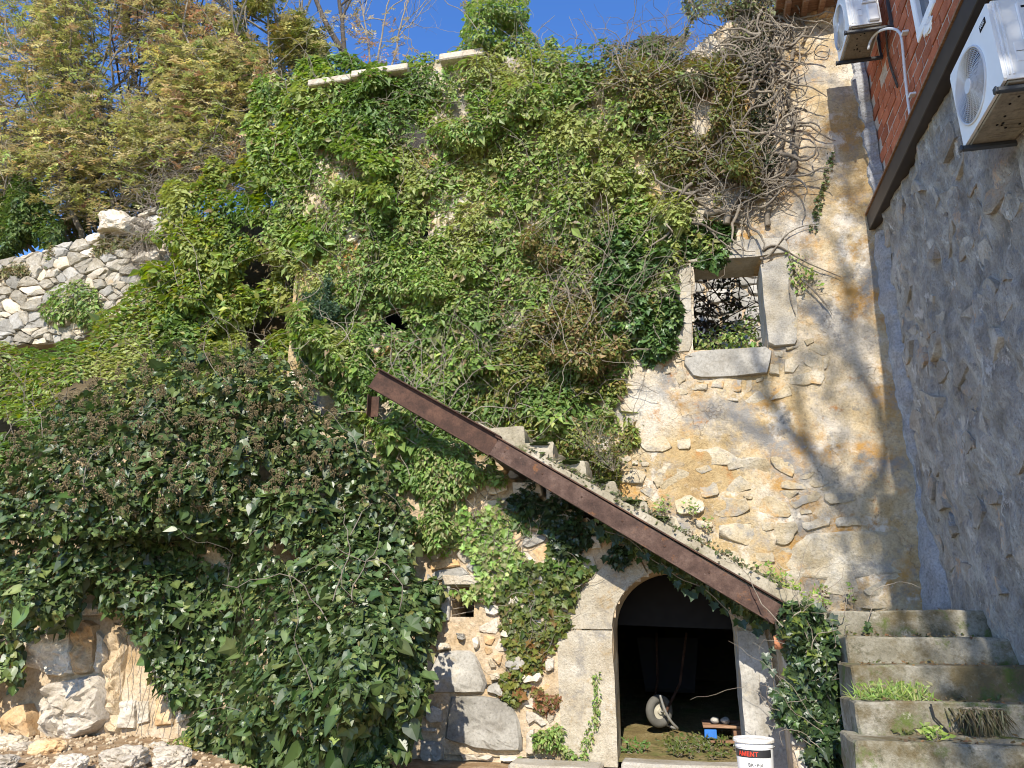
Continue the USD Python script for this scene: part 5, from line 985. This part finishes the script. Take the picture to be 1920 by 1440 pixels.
for s in (-1, 1): obj('handle_tube', tube([wc+ax*s*.11, wc+ax*s*.2+np.array([.1, .5, .25]), wc+ax*s*.28+np.array([.15, .9, .75])], .014, 8), RUST, wb_)
tr = trimesh.creation.extrude_polygon(Polygon([(-.28, 0), (.28, 0), (.36, .6), (-.36, .6)]), .12, engine='earcut'); tr.apply_transform(trimesh.transformations.rotation_matrix(np.radians(65), (1, 0, 0))); tr.apply_translation(wc+np.array([.10, 1.1, .1])); obj('tray', tr, ACDARK, wb_)
pl = thing('pallet', 'low wooden pallet end with planks in the right of the cellar doorway', 'pallet')
pc = at(1318, 1362, Y=8.15)
for k in range(4): obj('top_plank', cbx(pc[0]+.0, pc[0]+.62, pc[1]+k*.13, pc[1]+k*.13+.10, pc[2]-.012, pc[2]+.012, .003), WOOD, pl)
obj('bottom_plank', cbx(pc[0]+.06, pc[0]+.6, pc[1]-.05, pc[1]+.05, pc[2]-.135, pc[2]-.115, .003), WOOD, pl)
for x in (.28, .52): obj('block', cbx(pc[0]+x, pc[0]+x+.07, pc[1]+.03, pc[1]+.43, pc[2]-.113, pc[2]-.014, .003), WOOD, pl)
q = obj('blue_block', cat_([cbx(pc[0]+.01, pc[0]+.125, pc[1]-.02, pc[1]+.08, pc[2]-.105, pc[2]-.025, .006), cbx(pc[0]+.03, pc[0]+.05, pc[1]-.03, pc[1]-.018, pc[2]-.08, pc[2]-.05, .002)]), BLUEP); data(q, label='small blue plastic block wedged under the pallet planks', category='block')
for k, x in enumerate((.12, .22)):
    m = trimesh.creation.icosphere(subdivisions=2, radius=.045); v = np.array(m.vertices)*(1+(meshkit.fbm(np.array(m.vertices)*20, 3, k)-.5)[:, None]*.6)*np.array([1, 1.2, .7])+pc+np.array([x, .12, .045]); q = obj('grey_stone', (v, m.faces), STONE_G, None, True); data(q, label=('grey round stone on the pallet, the left one', 'grey round stone on the pallet, nearer the doorway upright')[k], category='stone')
q = obj('stick', tube([at(1200, 1366, Z=.09), at(1250, 1376, Z=.08), at(1310, 1392, Z=.065)], .008, 5), WOOD); data(q, label='long thin stick lying on the cellar floor', category='stick')
c = at(1466, 1205, Y=6.86); th = np.linspace(-1.1, 1.1, 9); Vv = np.array([(c[0]+x, c[1]+.05-.07*math.cos(a), c[2]+.06*math.sin(a)) for x in (-.06, .07) for a in th]); Vv = np.vstack([Vv, Vv+np.array([0, .014, 0])]); i = np.arange(8); ff = np.concatenate([np.column_stack([i, i+1, i+10]), np.column_stack([i, i+10, i+9])]); q = obj('tile_shard', (Vv, np.vstack([ff, ff[:, ::-1]+18])), TERRA); data(q, label='broken terracotta tile sticking out of the pier ivy', category='roof tile')

# ================================================================== TREES
def limb(start, d, L, r, rng, seg=8, wob=.14, grav=.04):
    p = np.array(start, float); d = unit(np.array(d, float)); pts = [p.copy()]
    for k in range(seg): d = unit(d+rng.normal(0, wob, 3)+np.array([0, 0, grav])); p = p+d*L/seg; pts.append(p.copy())
    return np.array(pts), np.linspace(r, r*.45, seg+1), d
def tree(name, label, trunks, crown, Yr, n_anchor, cols, w, seed, bark=BARK, leafL=.20, leaflet=.082, per=4, height=4.5, rad=.05, group=None, limbs=5, bare=False, gapw=.35, kind='slim', pinnate=True):
    rng = np.random.default_rng(700+seed); t = thing(name, label, 'tree', group); nodes = []; b = Bag()
    for q, tp_ in enumerate(trunks):
        Yt = rng.uniform(*Yr) if len(Yr) == 2 else Yr[0]
        pts = np.array([at(x, y, Y=Yt) for x, y in tp_]); sp_ = CubicSpline(np.arange(len(pts)), pts); pts = sp_(np.linspace(0, len(pts)-1, 14)); pts[:, 1] += np.cumsum(rng.normal(0, .03, 14)); rr = np.linspace(rad, rad*.55, 14)*rng.uniform(.7, 1.15)
        obj('trunk', tube(pts, rr, 8), bark, t, True); nodes.append(pts[5:])
        d0 = unit(pts[-1]-pts[-4])
        for k in range(limbs):
            s = int(rng.integers(6, 14)); P1, R1_, d1 = limb(pts[s], d0*.6+rng.normal(0, .45, 3)+np.array([0, 0, .6]), height*rng.uniform(.45, 1), rr[s]*.7, rng); b.add(tube(P1, R1_, 6)); nodes.append(P1)
            for m_ in range(4):
                u = int(rng.integers(2, 9)); P2, R2, d2 = limb(P1[u], d1*.4+rng.normal(0, .7, 3)+np.array([0, 0, .3]), height*rng.uniform(.2, .45), R1_[u]*.6, rng); b.add(tube(P2, R2, 5)); nodes.append(P2)
                if bare:
                    for z_ in range(4): u2 = int(rng.integers(2, 9)); P3, R3, _ = limb(P2[u2], d2*.5+rng.normal(0, .6, 3)+np.array([0, 0, .3]), height*rng.uniform(.08, .22), R2[u2]*.6, rng, 6); b.add(tube(P3, R3, 4)); nodes.append(P3)
    b.build('branches', bark, t, True, kind='stuff'); nodes = np.concatenate(nodes)
    if not n_anchor: return t
    m = raster(crown); g = smooth_noise(rng, 40)*.6+smooth_noise(rng, 18)*.6; pr_ = (m*np.clip(1-np.clip((g-gapw)*1.5, 0, 1), 0.02, 1)).ravel(); i = rng.choice(len(pr_), n_anchor, p=pr_/pr_.sum()); iy, ix = np.divmod(i, GW)
    A_ = at_many((ix+rng.random(n_anchor))*SC-OX, (iy+rng.random(n_anchor))*SC-OY, rng.uniform(Yr[0]-.7, Yr[-1]+.9, n_anchor))
    from scipy.spatial import cKDTree
    dd, _ = cKDTree(nodes).query(A_); A_ = A_[np.argsort(dd)]; tb = Bag()
    for ch in np.array_split(np.arange(n_anchor), 10):
        _, nn = cKDTree(nodes).query(A_[ch])
        for a, e in zip(nodes[nn], A_[ch]):
            mid = (a+e)/2+rng.normal(0, .05, 3)+np.array([0, 0, .05]); tb.add(tube([a, mid, e], [.008, .006, .003], 3, False))
        nodes = np.concatenate([nodes, A_[ch]])
    tb.build('twigs', bark, t, kind='stuff')
    M = n_anchor*per; base = np.repeat(A_, per, 0)+rng.normal(0, .05, (M, 3)); d = unit(np.column_stack([rng.normal(0, .8, M), rng.normal(-.3, .8, M), rng.normal(-.15, .45, M)])); L = leafL*rng.uniform(.7, 1.3, M); up_ = unit(np.column_stack([rng.normal(0, .35, M), rng.normal(-.45, .35, M), np.ones(M)])); side = unit(np.cross(d, up_))
    colA = pick(rng, n_anchor, cols, w, .2); col = np.repeat(colA, per, 0)*np.exp(rng.normal(0, .12, (M, 1)))
    PP, NN, TT, SS, CC = [], [], [], [], []
    pairs = 5 if pinnate else 2
    for k in range(pairs):
        s = .25+.68*k/(pairs-1)
        for sg in (-1, 1):
            PP.append(base+d*(L*s)[:, None]-np.array([0, 0, 1])*(L*s*s*.35)[:, None]); TT.append(side*sg*.9+d*.5-np.array([0, 0, .25])+rng.normal(0, .15, (M, 3))); NN.append(up_+rng.normal(0, .25, (M, 3))); SS.append(leaflet*rng.uniform(.7, 1.25, M)*(1.15-.3*abs(s-.5))); CC.append(col)
    PP.append(base+d*L[:, None]-np.array([0, 0, 1])*(L*.35)[:, None]); TT.append(d-np.array([0, 0, .3])); NN.append(up_); SS.append(np.full(M, leaflet)); CC.append(col)
    V, f, k = leaf_geo(np.concatenate(PP), np.concatenate(NN), np.concatenate(TT), np.concatenate(SS), kind); obj('crown', (V, f), L_MATT, t, color=np.repeat(np.concatenate(CC), k, 0), kind='stuff')
    return t
OLV, OCH, RST, GRN = (.54, .52, .20), (.62, .53, .26), (.56, .37, .21), (.36, .42, .13)
G_ = None
tree('autumn_tree', 'tree of ochre leaves with two leaning trunks, furthest left on the terrace', [[(118, 462), (95, 410), (67, 367), (30, 250)], [(90, 455), (40, 330), (10, 200)]], [(-120, -120), (170, -120), (200, 100), (150, 330), (90, 420), (-120, 450)], (10.6, 12), 1600, [OCH, OLV, RST, GRN], [3, 6, .7, 2.4], 1, per=3)
tree('autumn_tree', 'olive leaved tree with a cluster of slim pale trunks above the terrace wall', [[(157, 450), (135, 390), (113, 323), (90, 200)], [(180, 432), (150, 370), (127, 320), (130, 180)], [(193, 440), (175, 380), (163, 333), (190, 180)]], [(70, -120), (330, -120), (340, 200), (300, 380), (130, 410), (60, 300)], (10.4, 11.8), 1600, [OLV, OCH, GRN, RST], [5, 3, 2.4, .5], 2, per=3)
tree('autumn_tree', 'tree with dark curving limbs and thin ochre foliage, sky showing through', [[(300, 390), (288, 330), (290, 262), (240, 220), (170, 184)], [(263, 390), (245, 340), (230, 300), (250, 140)], [(292, 265), (270, 210), (250, 140), (240, 20)]], [(200, -120), (430, -120), (440, 60), (440, 230), (380, 350), (250, 360)], (11, 12.6), 1250, [OCH, OLV, RST], [3, 4, .9], 3, bark=BARKD, per=3, gapw=.1)
tree('autumn_tree', 'rusty and yellow leaved tree just left of the ruin', [[(430, 350), (440, 280), (440, 200), (420, 120)], [(487, 320), (486, 230), (484, 150)]], [(330, 90), (430, 60), (500, 100), (520, 280), (480, 350), (320, 360), (290, 240)], (10.2, 11.4), 1400, [RST, OCH, OLV, GRN], [1.3, 2.5, 4, 2.2], 4, per=3)
tree('slim_tree', 'group of pale slim saplings standing between the leafy trees above the wall', [[(130, 458), (100, 380), (80, 300)], [(170, 440), (150, 340), (160, 250)], [(215, 398), (195, 330), (170, 280)], [(240, 405), (232, 330), (240, 260)], [(60, 470), (40, 400), (50, 300)], [(330, 380), (340, 300), (330, 200)], [(400, 340), (395, 260), (380, 180)], [(20, 470), (10, 400), (25, 330)]], [(0, 200), (400, 160), (400, 300), (0, 330)], (10.2, 11.0), 500, [OLV, GRN, OCH], None, 9, per=3, height=2.0, rad=.032, limbs=3, leaflet=.07)
tree('yellow_green_tree', 'yellow green tree rising against the sky left of the long slab', [[(520, 200), (525, 110), (515, 20)], [(560, 190), (560, 100), (570, 30)]], [(420, 70), (450, 10), (500, -30), (540, 10), (590, 50), (620, 110), (560, 160), (440, 160)], (11, 12.4), 1000, [(.19, .22, .05), (.25, .22, .06), OLV], [3, 2, 2], 5, per=3, height=2.2)
tree('bare_tree', 'bare dark tree trunk against the sky behind the long slab', [[(648, 130), (642, 60), (634, 0), (620, -80)], [(660, 120), (600, 20), (580, -60)]], [(600, 0), (700, 0), (700, 80), (620, 80)], (13.5, 14), 14, [OCH], None, 6, bark=BARKD, height=2.6, rad=.075, bare=True)
tree('bare_tree', 'bare reddish twiggy tree between the two wall top slabs', [[(705, 140), (720, 60), (735, -20)], [(730, 140), (745, 60), (770, -20)], [(695, 130), (690, 70), (675, 0)]], [(660, 20), (780, 20), (760, 120), (680, 120)], (13, 14), 30, [RST, OCH], None, 7, bark=VINE, height=2.4, rad=.03, bare=True, per=2)
tree('bare_tree', 'thin bare sapling above the right slab', [[(880, 100), (885, 50), (892, -20)]], [(860, 0), (900, 0), (900, 60)], (12, 12.4), 6, [OCH], None, 8, bark=VINE, height=1.0, rad=.018, bare=True, limbs=4)
c = Cushion([(-100, 300), (60, 260), (200, 230), (330, 210), (480, 200), (560, 240), (540, 360), (330, 400), (230, 420), (120, 460), (-100, 480)], 12.2, .7, 60, 43, ((60, .3), (26, .15)), .16)
t = climber('undergrowth', 'dim mixed undergrowth filling the slope behind the tree trunks', c, 15000, .11, 'ovate', L_MATT, [(.20, .27, .07), (.28, .31, .09), (.38, .31, .13), (.15, .22, .06), (.32, .24, .12)], None, .4, droop=.4, category='undergrowth'); stems(c, t, 300, VINE, c.rng, length=(.6, 1.8), rad=.009, kind='stuff')
c = Cushion([(280, 340), (330, 290), (450, 250), (500, 270), (490, 330), (400, 350), (330, 400), (250, 420)], 10.0, .4, 30, 40, ((24, .12),), .1)
t = thing('dead_brush', 'grey tangle of dead branches below the trees right of the boulder', 'brushwood'); stems(c, t, 260, VINE, c.rng, length=(.4, 1.3), rad=.006, kind='stuff', dirz=.3, name='twigs')
c = Cushion([(180, 440), (260, 400), (310, 400), (320, 470), (260, 500), (200, 480)], 9.5, .1, 20, 41, ((20, .05),), .2)
t = thing('dead_brush', 'dry twigs and vines sprawling over the terrace wall top', 'brushwood'); stems(c, t, 160, VINE, c.rng, length=(.3, .8), rad=.005, kind='stuff', dirz=-.5, name='twigs')
c = Cushion([(-80, 520), (40, 490), (150, 470), (280, 420), (300, 440), (180, 500), (60, 540)], 9.5, .12, 20, 42, ((20, .05),), .5)
climber('wall_grass', 'dry grass and small weeds along the terrace wall top', c, 3200, .06, 'slim', L_MATT, [(.30, .25, .11), (.22, .26, .08), (.36, .30, .14)], None, .08, droop=-.6, category='weed')

# the tree behind the viewpoint whose branches shade the plaster
def sh(px, py, Yt, Yp=YW):
    P = at(px, py, Y=Yp); return P+SUN*((Yt-P[1])/SUN[1])
st = thing('shade_tree', 'nearly bare tree behind the viewpoint whose branch shadows fall on the plaster', 'tree'); rg = np.random.default_rng(77); YT = -4.0
trk = np.array([[3.3, YT, -.4], [3.2, YT, 2.5], [3.0, YT, 6], [2.9, YT, 9], sh(1760, 1050, YT)]); obj('trunk', tube(CubicSpline(np.arange(5), trk)(np.linspace(0, 4, 24)), np.linspace(.2, .1, 24), 8), BARK, st, True)
bag = Bag(); lf = []
for q, r0 in (([(1760, 1050), (1640, 990), (1560, 920), (1520, 860), (1475, 800), (1430, 720), (1410, 640)], .12), ([(1600, 960), (1660, 860), (1640, 760), (1600, 660), (1590, 560), (1560, 450)], .085), ([(1620, 720), (1560, 640), (1520, 560), (1500, 460)], .04), ([(1475, 800), (1400, 800), (1300, 770), (1200, 730)], .03), ([(1590, 560), (1640, 480), (1600, 380), (1560, 330)], .04), ([(1560, 450), (1500, 380), (1470, 300)], .03), ([(1590, 960), (1590, 1060), (1620, 1110)], .04)):
    pts = np.array([sh(x, y, YT+rg.normal(0, .25)) for x, y in q]); s = CubicSpline(np.arange(len(pts)), pts)(np.linspace(0, len(pts)-1, 24)); bag.add(tube(s, np.linspace(r0, r0*.35, 24), 6)); lf.append(s)
    for k in range(9):
        u = int(rg.integers(3, 24)); P1, R1_, _ = limb(s[u], rg.normal(0, 1, 3)+np.array([0, 0, .2]), rg.uniform(.4, 1.1), r0*.25, rg, 6); bag.add(tube(P1, R1_, 4)); lf.append(P1) if k % 2 else None
bag.build('branches', BARK, st, True, kind='stuff')
cl = [((1640, 560), .30, 120), ((1600, 640), .28, 110), ((1520, 680), .25, 100), ((1580, 740), .25, 90), ((1530, 330), .22, 90), ((1480, 400), .25, 80), ((1590, 300), .2, 80), ((1560, 920), .25, 110), ((1650, 1000), .25, 110), ((1640, 870), .3, 110), ((1500, 540), .2, 60), ((1390, 380), .3, 120), ((1340, 350), .25, 60), ((1620, 420), .25, 90), ((1700, 1060), .2, 90), ((1540, 1010), .18, 50)]
Q = [np.array(p)+SUN*((YT-p[1])/SUN[1]) for p in ((2.3, 4.35, 4.35), (2.35, 4.35, 4.6), (2.15, 4.35, 4.8), (2.3, 7.08, 7.4), (2.2, 7.08, 7.6), (1.95, 6.9, 1.1), (2.15, 6.5, .9), (2.2, 6.0, .75), (2.0, 6.2, .6), (2.3, 5.8, .5), (1.75, 5.5, .3))]
for q_ in Q:
    _, i_ = min((np.linalg.norm(p_-q_), (a_, b_)) for a_, w_ in enumerate(lf) for b_, p_ in enumerate(w_)); a0 = lf[i_[0]][i_[1]]; mid = (a0+q_)/2+np.array([.1, .1, .15]); obj('bough', tube([a0, mid, q_], [.03, .022, .01], 6), BARK, st)
P = np.concatenate([sh(x, y, YT)+rg.normal(0, s, (n, 3)) for (x, y), s, n in cl]+[q_+rg.normal(0, .17, (150, 3)) for q_ in Q]); n = len(P); V, f, k = leaf_geo(P, rg.normal(0, 1, (n, 3)), rg.normal(0, 1, (n, 3)), rg.uniform(.08, .14, n), 'ovate'); obj('crown', (V, f), L_MATT, st, color=np.repeat(pick(rg, n, [OLV, OCH]), k, 0), kind='stuff')
